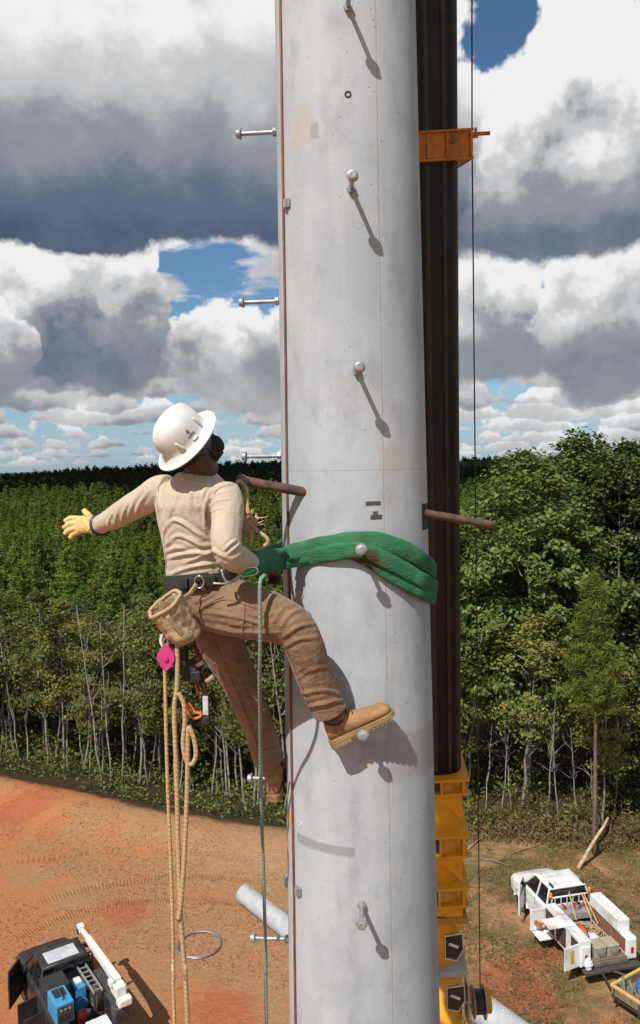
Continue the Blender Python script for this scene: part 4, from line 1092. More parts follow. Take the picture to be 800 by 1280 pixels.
# stitched seams laid on the cloth
class OnMesh:
    def __init__(s, me):
        s.co, s.no = arr(me); q = s.co-np.array(CAM); s.dep = q@np.array(_F)
        s.px = 400+FPX*(q@np.array(_R))/s.dep; s.py = 640-FPX*(q@np.array(_U))/s.dep
    def __call__(s, x, y):
        d2 = (s.px-x)**2+(s.py-y)**2; i = np.argsort(d2)[:60]; i = i[d2[i] < max(9., d2[i[0]]*1.5)]
        j = i[np.argmin(s.dep[i]+d2[i]*.0004)]; return Vector(s.co[j])+Vector(s.no[j])*.0006
def seams(me, m, lines, r=.0017, nm='seam'):
    om = OnMesh(me)
    for pl in lines:
        P = [om(x, y) for x, y in spline(pl, 7)]
        for _ in range(2): P = [P[0]]+[(P[i-1]+P[i]*2+P[i+1])/4 for i in range(1, len(P)-1)]+[P[-1]]
        mb = MB(); mb.tube(P, r, 5); keep(mb.build(nm, m, None, smooth=True), person)
SEAMP = cloth('trouser_stitch', (.17, .095, .052), (.14, .08, .045)); SEAMS = cloth('shirt_stitch', (.43, .345, .255), (.38, .30, .22))
seams(trous_me, SEAMP, [[(305, 733), (306, 756), (304, 782), (303, 798)], [(246, 764), (262, 751), (280, 744)], [(248, 768), (264, 755), (282, 748)], [(284, 748), (305, 755), (335, 765)], [(300, 790), (335, 795), (352, 806), (372, 850), (388, 893)], [(392, 883), (412, 880), (434, 872)], [(316, 943), (335, 938), (352, 932)], [(262, 792), (285, 840), (306, 890), (322, 935)], [(210, 744), (222, 748), (238, 748)]])
seams(shirt_me, SEAMS, [[(289, 604), (270, 612), (260, 628), (257, 648), (258, 668)], [(205, 600), (197, 612), (195, 628), (197, 643)], [(215, 594), (243, 599), (262, 594)], [(204, 655), (203, 680), (206, 712)]], r=.0014)
# --- hat, head
Bc = at(230.5, 548, 3.10)
U_h = Vector((-.54, -.56, .64)).normalized(); F_h = Vector((.50, .34, .80)); F_h = (F_h-U_h*F_h.dot(U_h)).normalized(); L_h = U_h.cross(F_h).normalized()
HM = Matrix((F_h, L_h, U_h)).transposed()
def hl(f, l, u): return Bc+HM @ Vector((f, l, u))
HAT = mat('white_hat_shell', (.66, .655, .62), (.60, .59, .54), scale=9, rough=.38, spec=.5)
HF, HS = .107, .093
hat = MB(); n = 64; rings = []
prof = [(1.37, -.012), (1.355, -.016), (1.20, -.005), (1.06, .004), (1.0, .011), (.985, .028), (.955, .050), (.88, .076), (.76, .095), (.60, .109), (.40, .118), (.20, .122), (.05, .1235)]
for r, u in prof:
    ring = []
    for i in range(n):
        a = 2*math.pi*i/n; f, l = math.cos(a)*HF*r, math.sin(a)*HS*r
        du = 0.
        if r <= .97:
            g = math.exp(-(l/.017)**2); du += .011*g*min(1, (1-r)*9+.2)
            if r > .7: f += .008*g*math.copysign(1, f) if abs(f) > .05 else 0
        if r > 1.1: f *= 1.03 if f > 0 else 1.0
        ring.append(hl(f, l, u+du))
    rings.append(ring)
hat.loft(rings, cap=False)
hat.f.append(tuple(range(len(hat.v)-n, len(hat.v))))
hm = hat.build('hard_hat', HAT, None, smooth=True); sm = hm.modifiers.new('t', 'SOLIDIFY'); sm.thickness = .0035; sm.offset = -1
keep(hm, person)
def domept(a, u, out=0.):      # a point on the crown wall: angle from the front, height
    for (r0, u0), (r1, u1) in zip(prof[4:], prof[5:]):
        if u0 <= u <= u1: r = r0+(r1-r0)*(u-u0)/(u1-u0); break
    else: r = .3
    return hl(math.cos(a)*(HF*r+out), math.sin(a)*(HS*r+out), u)
def hatpart(name, pts, m, th=.004):
    mb = MB(); o_ = [p for p in pts]; c = sum(o_, Vector())/len(o_); nn = (c-hl(0, 0, .03)).normalized()
    mb.loft([[p-nn*.004 for p in o_], [p+nn*th for p in o_]]); keepo = keep(mb.build(name, m, None, bevel=.0012), person); return keepo
# which crown angle faces the lens
best = min(np.linspace(0, 6.283, 120), key=lambda a: (domept(a, .05)-CAM).length + 0*a)
def face_at(px, py):
    g = [(abs(proj(domept(a, u))[0]-px)+abs(proj(domept(a, u))[1]-py)+(3 if (domept(a, u)-CAM).length > (hl(0, 0, .05)-CAM).length else 0), a, u) for a in np.linspace(0, 6.283, 160) for u in np.linspace(.013, .12, 40)]
    return min(g)[1:]
for (x0, y0), (x1, y1) in (((219, 554), (231, 563)), ((240, 522.5), (251, 532)), ((241.5, 551), (247, 545))):
    a0, u0 = face_at(x0, y0); a1, u1 = face_at(x1, y1); P = []
    for i in range(7): P.append(domept(a0+(a1-a0)*i/6, u0+(u1-u0)*i/6, .002))
    mb = MB(); mb.tube(P, [.003, .005, .0055, .0055, .0055, .0055, .004], 8); keep(mb.build('accessory_slot', HAT, None, smooth=True), person)
a0, u0 = face_at(235.5, 540.5)
def dec(du, da): return domept(a0+da, u0+du, .0012)
P0 = proj(dec(0, 0)); s1 = 1 if proj(dec(0, .05))[0] > P0[0] else -1
RED, BLU, GRT = mat('decal_red', (.55, .02, .02), rough=.5), mat('decal_blue', (.03, .10, .35), rough=.5), mat('decal_grey', (.16, .17, .19), rough=.5)
def facep(px, py): a, u = face_at(px, py); return domept(a, u, .0012)
for nm, q, m in (('logo_red', ((231.5, 538), (234, 542.5), (235.5, 537.5)), RED), ('logo_blue', ((236, 538), (234.6, 542.8), (237.2, 540.5)), BLU)):
    hatpart('hat_logo', [facep(*p) for p in q], m, .0006)
for i in range(3):
    x, y = 234.2+i*1.5, 546.8-i*.2
    hatpart('hat_lettering', [facep(x, y), facep(x+6, y-8+i*.6), facep(x+6.7, y-7.6+i*.6), facep(x+.7, y+.4)], GRT, .0006)
# --- body: one continuous figure under the clothes, with head, neck and hands
mb = MB()
mb.loft([sup(at(a, b_, c), w*.86, d*.86) for a, b_, c, w, d in TR]); 
limbtube(mb, ARM_R, .8); limbtube(mb, ARM_L, .8); limbtube(mb, LEG_R, .82); limbtube(mb, LEG_L, .82)
mb.ell(hl(-.005, 0, -.035), (.090, .072, .100), HM, 20, 14)
mb.ell(hl(.030, 0, -.105), (.062, .058, .055), HM, 16, 10)
mb.ell(hl(.062, 0, -.125), (.028, .034, .028), HM)
mb.tube([hl(.095, 0, -.035), hl(.112, 0, -.072), hl(.095, 0, -.080)], [.008, .015, .010], 8)
for s_ in (-1, 1):
    mb.ell(hl(-.01, s_*.078, -.055), (.020, .010, .032), HM)
    mb.ell(hl(.078, s_*.034, -.032), (.014, .018, .012), HM)
mb.tube([hl(-.02, 0, -.09), hl(-.03, 0, -.145), at(247, 596, 3.20)], [.060, .060, .066], 16)
# right hand closing near the sling, five fingers
w0 = at(321, 708, 3.22); hd = (at(341, 716, 3.30)-w0).normalized(); hn = Vector((0, 0, 1)); hn = (hn-hd*hn.dot(hd)).normalized(); hs = hd.cross(hn)
mb.ell(w0+hd*.05, (.05, .042, .018), Matrix((hd, hs, hn)).transposed())
for j in range(4):
    b0 = w0+hd*.085+hs*(-.032+.021*j); l = (.075, .085, .08, .062)[j]
    mb.tube([b0, b0+hd*l*.5-hn*.006, b0+hd*l*.75-hn*.026, b0+hd*l*.6-hn*.045], [.0105, .010, .009, .008], 8)
t0 = w0+hd*.03-hs*.035; mb.tube([t0, t0+hd*.03-hs*.025-hn*.01, t0+hd*.06-hs*.022-hn*.03], [.012, .011, .009], 8)
me = remesh(mb, .0065, 5)
keep(link('body', me, SKIN, smooth=True), person)
brd = MB(); brd.ell(hl(.036, 0, -.112), (.068, .063, .056), HM, 20, 12); brd.ell(hl(.070, 0, -.128), (.034, .040, .034), HM)
me = remesh(brd, .005, 3); displace(me, [], 0, 1, .006, 90)
keep(link('beard', me, mat('black_hair', (.012, .010, .009), (.02, .017, .015), scale=80, rough=.85, bump=.6, bscale=160), smooth=True), person)
hr = MB(); hr.ell(hl(-.014, 0, -.030), (.090, .074, .080), HM, 20, 12); keep(hr.build('hair', MATS['black_hair'], None, smooth=True), person)
for s_ in (-1, 1):
    ey = MB(); ey.ell(hl(.086, s_*.034, -.046), (.008, .013, .008), HM); keep(ey.build('eye', mat('eye_white', (.7, .68, .62), rough=.3), None, smooth=True), person)
ch = MB(); ch.tube([hl(.0, .075, -.02), hl(.02, .07, -.10), hl(.05, .03, -.155), hl(.05, -.03, -.155), hl(.02, -.07, -.10), hl(0, -.075, -.02)], .004, 6); keep(ch.build('chin_strap', BLACK, None, smooth=True), person)
# --- gloved left hand
mb = MB(); G = lambda x, y, Y: at(x, y, Y)
mb.loft([[G(x, yc, Y)+(_U*math.cos(t)*hh+(_F*.9+_R*.4).normalized()*math.sin(t)*th_) for t in np.linspace(0, 6.283, 16, endpoint=False)] for x, yc, Y, hh, th_ in ((119.5, 656, 3.69, .036, .026), (112, 656, 3.71, .041, .022), (104, 655.5, 3.73, .042, .019), (98, 656, 3.745, .040, .016), (95.5, 656.5, 3.75, .034, .012))])
for (x0, y0), (x1, y1), (x2, y2) in (((99, 648), (90, 647.5), (80.5, 651.5)), ((97.5, 653.5), (88, 655), (79.5, 660.5)), ((97.5, 659.5), (89, 661.5), (80.5, 667.5)), ((100, 664.5), (94, 666.5), (87.5, 672.5))):
    sp = spline([(*G(x0, y0, 3.745),), (*G(x1, y1, 3.775),), (*G((x1+x2)/2, (y1+y2)/2-.6, 3.785),), (*G(x2, y2, 3.79),)], 4)
    mb.tube(sp, list(np.linspace(.0135, .0115, len(sp))), 10)
sp = spline([G(114, 649, 3.70), G(110, 643.5, 3.70), G(106.5, 640, 3.705), G(104.3, 636.8, 3.71)], 4); mb.tube(sp, list(np.linspace(.018, .012, len(sp))), 10)
me = remesh(mb, .0034, 3); displace(me, [([(97.5, 648), (98.3, 656), (98.5, 664)], 1, .5), ([(111, 648), (108, 655), (112, 662)], .7, .5), ([(114, 658), (110, 664)], .7, .4)], .003, 2, .0016, 45)
glove = keep(link('glove', me, GLOV, smooth=True), person)
P, rr = pts_of(ARM_L); u = (P[-1]-P[-2]).normalized(); a = u.orthogonal().normalized(); b_ = u.cross(a)
wb = MB(); wb.tube([P[-1]+u*-.001+(a*math.cos(t)+b_*math.sin(t))*.041 for t in np.linspace(0, 6.283, 30, endpoint=False)], .0125, 8, closed=True, flat=(1, .9))
keep(wb.build('watch_band', BLACK, None, smooth=True), person)
wf = MB(); q = at(118.5, 651, 3.615); wf.lathe([(.015, 0), (.016, .006), (.012, .009)], q, (Vector((-.3, -1, .2))).to_track_quat('Z', 'Y').to_matrix(), 16); keep(wf.build('watch', STEEL, None), person)

# --- boots
def boot(heel, e1, e3, L, shaft, rs):
    e1 = Vector(e1).normalized(); e3 = Vector(e3); e3 = (e3-e1*e3.dot(e1)).normalized(); e2 = e3.cross(e1)
    h = Vector(heel)
    def ring(s, hw, z0, z1, n=18, q=2.6):
        r = []
        for i in range(n):
            t = 2*math.pi*i/n; ca, sa = math.cos(t), math.sin(t)
            zz = (z0+z1)/2+math.copysign(abs(sa)**(2/q), sa)*(z1-z0)/2
            w = hw*(1-.30*max(0, sa)); r.append(h+e1*s*L/.30+e2*(math.copysign(abs(ca)**(2/q), ca)*w)+e3*zz)
        return r
    mb = MB()
    mb.loft([ring(*a) for a in ((.002, .024, .022, .075), (.012, .034, .02, .10), (.05, .039, .02, .125), (.09, .041, .02, .118), (.13, .043, .02, .098), (.18, .047, .02, .083), (.23, .048, .02, .076), (.265, .043, .02, .070), (.285, .034, .022, .060), (.296, .020, .026, .046))])
    top = h+e1*.05+e3*.10; mb.tube([top, (top+Vector(shaft))/2, Vector(shaft)], [.047, .048, rs], 16)
    me = remesh(mb, .0045, 5); displace(me, [], 0, 1, .0015, 40)
    bt = keep(link('boot', me, BOOT, smooth=True), person)
    sl = MB()
    def out(s, hw): return [h+e1*s*L/.30+e2*hw, h+e1*s*L/.30-e2*hw]
    S_ = [(-.006, .022), (.006, .036), (.04, .043), (.09, .040), (.13, .042), (.18, .050), (.23, .053), (.265, .048), (.288, .038), (.304, .018)]
    ol = [out(s, w)[0] for s, w in S_]+[out(s, w)[1] for s, w in reversed(S_)]
    sl.loft([[p+e3*.006 for p in ol], [p+e3*.026 for p in ol]])
    so = keep(sl.build('sole', SOLE, None, bevel=.002), bt)
    so.parent = bt; so.matrix_parent_inverse = Matrix.Translation(-Vector(person.location))@Matrix.Identity(4)
    so.matrix_parent_inverse = Matrix.Identity(4)
    hl_ = MB(); he = [out(s, w)[0] for s, w in S_[:4]]+[out(s, w)[1] for s, w in reversed(S_[:4])]
    hl_.loft([[p-e3*.010 for p in he], [p+e3*.0055 for p in he]]); o = hl_.build('heel', SOLE, bt, bevel=.002)
    for i in range(9):
        s = .115+.02*i; mb = MB(); w = np.interp(s, [a for a, b_ in S_], [b_ for a, b_ in S_]); c = h+e1*s*L/.30
        mb.box(c+e3*.002, (.012, w*1.96, .005), Matrix((e1, e2, e3)).transposed()); mb.build('lug', SOLE, bt)
    for i in range(4):
        s = .075+.022*i; zt = np.interp(s, [.05, .09, .13, .18], [.135, .128, .106, .09]); c = h+e1*s*L/.30+e3*(zt-.004)
        mb = MB(); mb.tube([c-e2*.026-e3*.012, c-e2*.012+e3*.003, c+e2*.012+e3*.003, c+e2*.026-e3*.012], .0028, 6); mb.build('lace', BOOTD, bt, smooth=True)
    cl = MB(); sh = Vector(shaft); cl.tube([top+(sh-top)*.55, sh], [.0505, rs+.004], 18); cl.build('boot_collar', BOOTD, bt, smooth=True)
    return bt
hR = at(415, 931, 3.235); tR = at(494, 893, 3.245)
boot(hR, tR-hR, Vector((0.1, 0, 1)), (tR-hR).length*.99, at(416, 893, 3.22), .050)
hL = at(340, 1000, 3.53); boot(hL, Vector((.10, 1, .16)), Vector((0, -.16, 1)), .285, at(339, 955, 3.60), .050)

# --- work belt
belt = thing('tool_belt', 'black work-positioning belt with buckles round the worker\'s waist', 'belt', at(252, 724, 3.29))
def beltpt(t, px=252.5, py=724, Y=3.29, k=1.0):
    c = at(px, py, Y); tilt = .13*math.cos(t)*.17
    return c+rgt*math.cos(t)*.172*k+fwd*math.sin(t)*.137*k+Vector((0, 0, tilt))
mb = MB(); rings = []
for t in np.linspace(0, 6.283, 48, endpoint=False):
    c = beltpt(t); o_ = (rgt*math.cos(t)/.172+fwd*math.sin(t)/.137).normalized(); z = Vector((0, 0, 1))
    rings.append([c+o_*.005+z*.024, c+o_*.007, c+o_*.005-z*.024, c-o_*.004-z*.024, c-o_*.004+z*.024])
mb.loft(rings, closed=True); keep(mb.build('strap', BLACK, None), belt)
pad = MB(); rings = []
for t in np.linspace(3.4, 5.6, 24):
    c = beltpt(t); o_ = (rgt*math.cos(t)/.172+fwd*math.sin(t)/.137).normalized(); z = Vector((0, 0, 1)); c = c-z*.004
    rings.append([c+o_*.0035+z*.036, c+o_*.0035-z*.034, c-o_*.004-z*.034, c-o_*.004+z*.036])
pad.loft(rings); keep(pad.build('back_pad', mat('brown_nylon', (.045, .032, .024), (.03, .022, .018), scale=30, rough=.8), None), belt)
def bl(px):       # belt angle whose front-most point shows at px
    return min(np.linspace(3.0, 6.2, 200), key=lambda t: abs(proj(beltpt(t))[0]-px))
for px, w_ in ((232, .04), (243, .022), (262, .05)):
    t = bl(px); c = beltpt(t); o_ = (rgt*math.cos(t)/.172+fwd*math.sin(t)/.137).normalized(); ta = Vector((-o_.y, o_.x, 0))
    mb = MB(); mb.box(c+o_*.012, (w_, .012, .042), Matrix((ta, o_, Vector((0, 0, 1)))).transposed()); keep(mb.build('buckle', mat('black_plastic', (.025, .025, .026), rough=.35), None, bevel=.004), belt)
t = bl(251); c = beltpt(t); o_ = (rgt*math.cos(t)/.172+fwd*math.sin(t)/.137).normalized(); ta = Vector((-o_.y, o_.x, 0))
mb = MB(); mb.tube([c+o_*.022+ta*math.cos(a)*.018+Vector((0, 0, math.sin(a)*.024)) for a in np.linspace(0, 6.283, 24, endpoint=False)], .0035, 8, closed=True); keep(mb.build('ring', STEEL, None, smooth=True), belt)
mb = MB(); mb.tube(spline([at(277, 712, 3.04), at(280, 722, 3.03), at(284, 727, 3.03), at(292, 725, 3.04), at(299, 719, 3.05)], 6), .0055, 8); keep(mb.build('side_ring', STEEL, None, smooth=True), belt)
mb = MB(); mb.tube(spline([at(266, 729, 3.02), at(280, 729.5, 3.02), at(293, 727, 3.03), at(300, 721, 3.04)], 6), .0045, 8); keep(mb.build('side_ring', STEEL, None, smooth=True), belt)
# green and steel carabiner joining belt and sling
cb = thing('carabiner', 'carabiner with green screw gate clipped between the belt and the sling', 'carabiner', at(306, 715, 3.05))
mb = MB(); mb.tube([at(x, y, 3.05) for x, y in spline([(298, 708), (303, 710), (318, 709.5), (322, 713), (319, 718), (304, 720), (299, 717), (298, 711)], 4, closed=True)], .0042, 8, closed=True); keep(mb.build('frame', STEEL, None, smooth=True), cb)
mb = MB(); mb.cyl(at(305, 717.5, 3.045), at(319, 712.5, 3.045), .0085, 14); keep(mb.build('gate', mat('green_anodised', (.02, .42, .10), (.02, .36, .08), rough=.3, metal=.3), None, smooth=False), cb)

# ================================================================== bag, ropes and gear
bx0, bx1 = at(239, 801, 3.06), at(206.5, 754, 3.04); axis = (bx1-bx0).normalized(); axis = (axis+Vector((0, -.22, 0))).normalized(); Lb = .185
a1 = axis.orthogonal().normalized(); a2 = axis.cross(a1); bagM = Matrix((a1, a2, axis)).transposed()
bag = thing('bolt_bag', 'tan canvas bolt bag hanging open from the back of the belt', 'bag', bx0)
mb = MB(); rings = []; c0 = (bx0+bx1)/2-axis*Lb*.5
def bring(u, r):
    out = []
    for i in range(40):
        t = 2*math.pi*i/40; nn = mnoise.noise((math.cos(t)*1.4, math.sin(t)*1.4, u*9)); n2_ = mnoise.noise((math.cos(t)*3.2+5, math.sin(t)*3.2, u*22))
        rr_ = r*.93*(1+.20*nn+.10*n2_); out.append(c0+bagM @ Vector((math.cos(t)*rr_*1.02, math.sin(t)*rr_*.9, u)))
    return out
mb.loft([bring(u, r) for u, r in ((0, .02), (.004, .045), (.015, .058), (.04, .066), (.075, .070), (.11, .073), (.15, .076), (.178, .079), (.185, .080), (.183, .073), (.15, .068), (.10, .062), (.06, .05), (.055, .01))])
po = keep(mb.build('pouch', CANV, None, smooth=True, sub=2), bag)
for f_, s_, z_ in ((1.0, .022, .0), (2.7, .010, 5.)):
    tx = bpy.data.textures.new('crumple', 'CLOUDS'); tx.noise_scale = .06/f_; dm = po.modifiers.new('crumple', 'DISPLACE'); dm.texture = tx; dm.strength = s_; dm.texture_coords = 'LOCAL'; dm.mid_level = .5
mb = MB(); mb.tube(bring(.185, .0775), .0075, 10, closed=True); keep(mb.build('rolled_rim', CANV, None, smooth=True), bag)
mb = MB(); mb.tube(spline([c0+axis*.03+a2*.0+(-_F)*.070, c0+axis*.08-_F*.078, c0+axis*.14-_F*.082], 5), [.004]*11, 8, flat=(2.4, .6)); keep(mb.build('webbing', CANV, None, smooth=True), bag)
mb = MB(); mb.tube(spline([c0+axis*.16+Vector((.05, .03, .03)), at(238, 742, 3.10), at(246, 730, 3.12)], 5), .008, 8, flat=(1.6, .5)); keep(mb.build('hanger', CANV, None, smooth=True), bag)

def ropemat(name, c1, c2, c3, sc=70):
    m, k, b = nodemat(name); tc = k.n.new('ShaderNodeTexCoord').outputs['Object']
    x, y, z = k.sep(tc)
    w = k.m('SINE', k.add(k.mul(z, 330.0), k.mul(k.m('ARCTAN2', k.v('DOT_PRODUCT', tc, (3, 1, 0)), 1.0), 60.0)))
    vo = k.voro(tc, 210, 0, .5, out='Color'); f = k.sep(vo)[0]
    col = k.mix(k.mr(f, .3, .7), c1, c2); col = k.mix(k.mul(k.mr(k.sep(vo)[1], .80, .84), .7), col, c3)
    k.put(b.inputs['Base Color'], col); b.inputs['Roughness'].default_value = .9
    k.put(b.inputs['Normal'], k.bump(k.add(k.voro(tc, 150), k.mul(w, .2)), .8, .003)); return m
RTAN = ropemat('tan_rope', (.46, .33, .18), (.40, .27, .14), (.58, .27, .08))
RORG = ropemat('orange_flecked_rope', (.52, .38, .20), (.42, .27, .11), (.66, .20, .03))
RGRN = ropemat('grey_green_rope', (.20, .245, .205), (.165, .215, .18), (.27, .31, .27))
def hang(pts, Y, wob=.0, n=8, seed=0, ground=True):
    P = [at(x, y, Y) for x, y in pts]
    if ground: P += [Vector((P[-1].x+.02, P[-1].y, z)) for z in (12, 9, 6, 3, .6, .15)]+[Vector((P[-1].x+.5, P[-1].y+.3, .08))]
    sp = spline(P, n)
    return [(x+wob*mnoise.noise((z*1.3, seed, 0)), y+wob*mnoise.noise((z*1.3, seed, 9)), z) for x, y, z in sp]
mb = MB(); mb.tube(hang([(206, 830), (207, 870), (208.5, 930), (211, 1020), (214, 1120), (217, 1220), (219, 1300)], 3.06, .006, 8, 1), .0072, 8)
tag(mb.build('hand_line', RORG, smooth=True), 'tan rope flecked with orange hanging below the pink pulley', 'rope')
mb = MB(); mb.tube(hang([(221, 800), (222, 830), (221, 862), (218, 880), (218, 910), (220, 960), (222, 1020), (225, 1090), (227, 1140), (232, 1220), (235, 1300)], 3.05, .006, 8, 2), .0095, 8)
tag(mb.build('work_rope', RTAN, smooth=True), 'thick tan rope hanging from behind the bolt bag', 'rope')
mb = MB(); mb.tube(hang([(223, 866), (230, 880), (231, 905), (229, 930), (233, 951), (240, 955), (245, 944), (243, 925), (237, 910), (235, 920), (234, 985), (231, 1060), (227, 1120), (223, 1150)], 3.04, .002, 8, 3, ground=False), [.0092]*105, 8)
tag(mb.build('looped_rope', RTAN, smooth=True), 'tan rope doubled into a hanging loop with a loose end', 'rope')
LR = [(331, 719, 3.06), (326, 726, 3.03), (325, 745, 3.02), (325, 800, 3.03), (324, 850, 3.10), (325, 900, 3.22), (326, 960, 3.36), (327, 1030, 3.46), (330, 1120, 3.52), (332.5, 1210, 3.56), (334, 1300, 3.58)]
P = [at(*q) for q in LR]; P += [Vector((P[-1].x, P[-1].y+.05, z)) for z in (12, 9, 6, 3, .6, .15)]+[Vector((P[-1].x-.4, P[-1].y+.3, .08))]
mb = MB(); mb.tube([(x+.008*mnoise.noise((z*1.3, 4, 0)), y, z) for x, y, z in spline(P, 8)], .0082, 8)
tag(mb.build('lanyard_rope', RGRN, smooth=True), 'grey-green rope hanging from the carabiner in front of the thigh', 'rope')
# pink pulley
c = at(208, 822, 3.05); pk = thing('pulley', 'pink metal rope pulley hanging under the bolt bag', 'pulley', c)
PINK = mat('pink_anodised', (.62, .05, .22), (.52, .035, .18), scale=18, rough=.4)
for dy in (-.012, .010):
    mb = MB(); sh = [(0, .058), (-.018, .04), (-.033, .015), (-.034, -.005), (-.022, -.03), (0, -.052), (.022, -.03), (.034, -.005), (.033, .015), (.018, .04)]
    mb.prism(sh, 'y', dy, dy+.004); mb.build('cheek_plate', PINK, pk, bevel=.001)
mb = MB(); mb.cyl((0, -.02, -.002), (0, .016, -.002), .009, 14); mb.build('axle', PINK, pk, bevel=.001)
mb = MB(); mb.cyl((0, -.006, -.002), (0, .008, -.002), .026, 20); mb.build('sheave', STEEL, pk)
mb = MB(); mb.tube([(.010*math.cos(a), -.006, .055+.022*math.sin(a)) for a in np.linspace(0, 6.283, 20, endpoint=False)], .0035, 8, closed=True); mb.build('shackle', STEEL, pk, smooth=True)
mb = MB(); mb.tube(spline([at(206, 812, 3.05), at(201, 802, 3.06), at(204, 793, 3.07), at(211, 797, 3.06), at(209, 812, 3.05)], 5), .006, 8); keep(mb.build('strap', cloth('white_webbing', (.62, .56, .44), (.5, .45, .35)), None, smooth=True), pk)
# cluster of climbing gear behind the bag
gear = thing('gear_cluster', 'dark cluster of clipped climbing hardware and cords hanging behind the bolt bag', 'climbing gear', at(244, 830, 3.12))
def gk(o): return keep(o, gear)
mb = MB(); mb.box(at(238, 838, 3.12), (.055, .04, .085), Matrix.Rotation(.2, 3, 'Y')); gk(mb.build('pouch', BLACK, None, bevel=.008))
mb = MB(); mb.box(at(245, 845, 3.09), (.04, .03, .045), Matrix.Rotation(-.1, 3, 'Y')); gk(mb.build('pouch', MATS['black_plastic'], None, bevel=.006))
mb = MB(); mb.box(at(226, 818, 3.14), (.06, .04, .05)); gk(mb.build('pouch', MATS['brown_nylon'], None, bevel=.01))
REDC = ropemat('red_cord', (.20, .05, .03), (.12, .035, .025), (.40, .12, .05))
rng = np.random.default_rng(8)
for j in range(5):
    P = [at(240+rng.normal()*4+8, 815+i*17+rng.normal()*5, 3.11+rng.normal()*.012) for i in range(4)]
    mb = MB(); mb.tube(spline(P, 6), .0048, 7); gk(mb.build('cord', REDC, None, smooth=True))
for (x0, y0, x1, y1) in ((246, 832, 254, 827), (258, 852, 267, 845)):
    mb = MB(); mb.cyl(at(x0, y0, 3.09), at(x1, y1, 3.09), .009, 12); gk(mb.build('tube', mat('copper_tube', (.62, .40, .32), rough=.35, metal=.5), None))
mb = MB(); mb.tube([at(x, y, 3.08) for x, y in spline([(235, 880), (236, 892), (242, 898), (250, 896), (251, 892), (243, 890), (238, 882)], 5, closed=True)], .0055, 8, closed=True); gk(mb.build('orange_ring', mat('orange_cord', (.72, .18, .02), rough=.6), None, smooth=True))
mb = MB(); mb.box(at(257, 882, 3.09), (.022, .014, .075)); gk(mb.build('tool_body', mat('pale_tool', (.55, .58, .55), (.42, .45, .44), scale=20, rough=.4), None, bevel=.003))
mb = MB(); mb.box(at(257, 900, 3.09), (.030, .018, .030)); gk(mb.build('tool_end', BLACK, None, bevel=.003))
mb = MB(); mb.tube(spline([at(243, 800, 3.10), at(250, 830, 3.10), at(256, 868, 3.09)], 5), .004, 6); gk(mb.build('tether', BLACK, None, smooth=True))
# rope sling hanging off the rod, with a frayed end
rs = thing('rope_loop', 'tan rope loop with a frayed knot hanging from the rusty rod', 'rope', at(300, 605, 3.28))
P = spline([at(303, 606, 3.27), at(300, 601, 3.27), at(296, 604, 3.26), at(292, 616, 3.24), at(294, 635, 3.22), at(297, 655, 3.2), at(301, 672, 3.18), at(308, 685, 3.16), at(316, 688, 3.15), (*at(327, 684, 3.14),), at(335, 678, 3.13), at(332, 671, 3.13), at(322, 664, 3.14), at(314, 658, 3.16), at(313, 668, 3.17), at(311, 685, 3.18)], 6)
mb = MB(); mb.tube(P, .0078, 8); keep(mb.build('loop', RTAN, None, smooth=True), rs)
mb = MB(); mb.tube(spline([at(303, 604, 3.28), at(308, 612, 3.24), at(309, 630, 3.22), at(311, 650, 3.2)], 6), .0078, 8); keep(mb.build('loop', RTAN, None, smooth=True), rs)
mb = MB(); mb.ell(at(311, 656, 3.185), (.022, .02, .026)); keep(mb.build('knot', RTAN, None, smooth=True), rs)
FR = mat('frayed_fibre', (.66, .47, .30), (.56, .33, .16), scale=30, rough=.95)
fr = MB(); c = at(311, 655, 3.17)
for i in range(150):
    d = Vector(rng.normal(size=3)); d.normalize(); d.y = -abs(d.y)
    l = rng.uniform(.015, .040); q = c+Vector((rng.normal()*.012, rng.normal()*.008, rng.normal()*.018)); e = d.orthogonal()*rng.uniform(.004, .012)
    fr.tube([q, q+d*l*.6+e, q+d*l+e*2.2], [.0024, .002, .0012], 4)
for i in range(14):
    q = at(305, 660, 3.17); e = at(284+rng.normal()*2, 669+rng.normal()*2, 3.12); fr.tube([q, (q+e)/2+Vector((0, 0, .006*rng.normal())), e], [.003, .0025, .001], 4)
o = keep(fr.build('frayed_end', FR, None), rs); o['kind'] = 'stuff'

# ================================================================== vehicles on the clearing
WHT = mat('white_vehicle_paint', (.74, .74, .72), (.66, .66, .63), scale=2.5, rough=.35, c3=(.50, .45, .38), s3=1.6)
BKP = mat('black_vehicle_paint', (.020, .021, .024), (.035, .033, .032), scale=3, rough=.38, c3=(.07, .055, .045), s3=2)
GLASS = mat('dark_glass', (.012, .014, .016), (.02, .02, .02), rough=.08, spec=.6)
TYRE = mat('tyre_rubber', (.022, .021, .02), (.05, .038, .03), scale=6, rough=.9)
RIM = mat('wheel_rim', (.45, .45, .44), rough=.4, metal=.6)
DARKM = mat('dark_metal', (.045, .043, .042), (.075, .06, .05), scale=8, rough=.7)
REDL = mat('red_lens', (.45, .015, .012), rough=.25); AMB = mat('amber_lens', (.75, .22, .01), rough=.25)
def wheel(root, x, y, r=.39, w=.25):
    s = 1 if y > 0 else -1; mb = MB(); rot = Vector((0, s, 0)).to_track_quat('Z', 'Y').to_matrix()
    mb.lathe([(.22, -w/2), (r*.93, -w/2), (r, -w*.32), (r, w*.32), (r*.93, w/2), (.22, w/2)], (x, y, r), rot, 26); t = mb.build('wheel', TYRE, root, smooth=False)
    rm = MB(); rm.lathe([(.215, -.02), (.215, w*.42), (.17, w*.36), (.10, w*.28), (.06, w*.40)], (x, y, r), rot, 18); rm.build('rim', RIM, t)
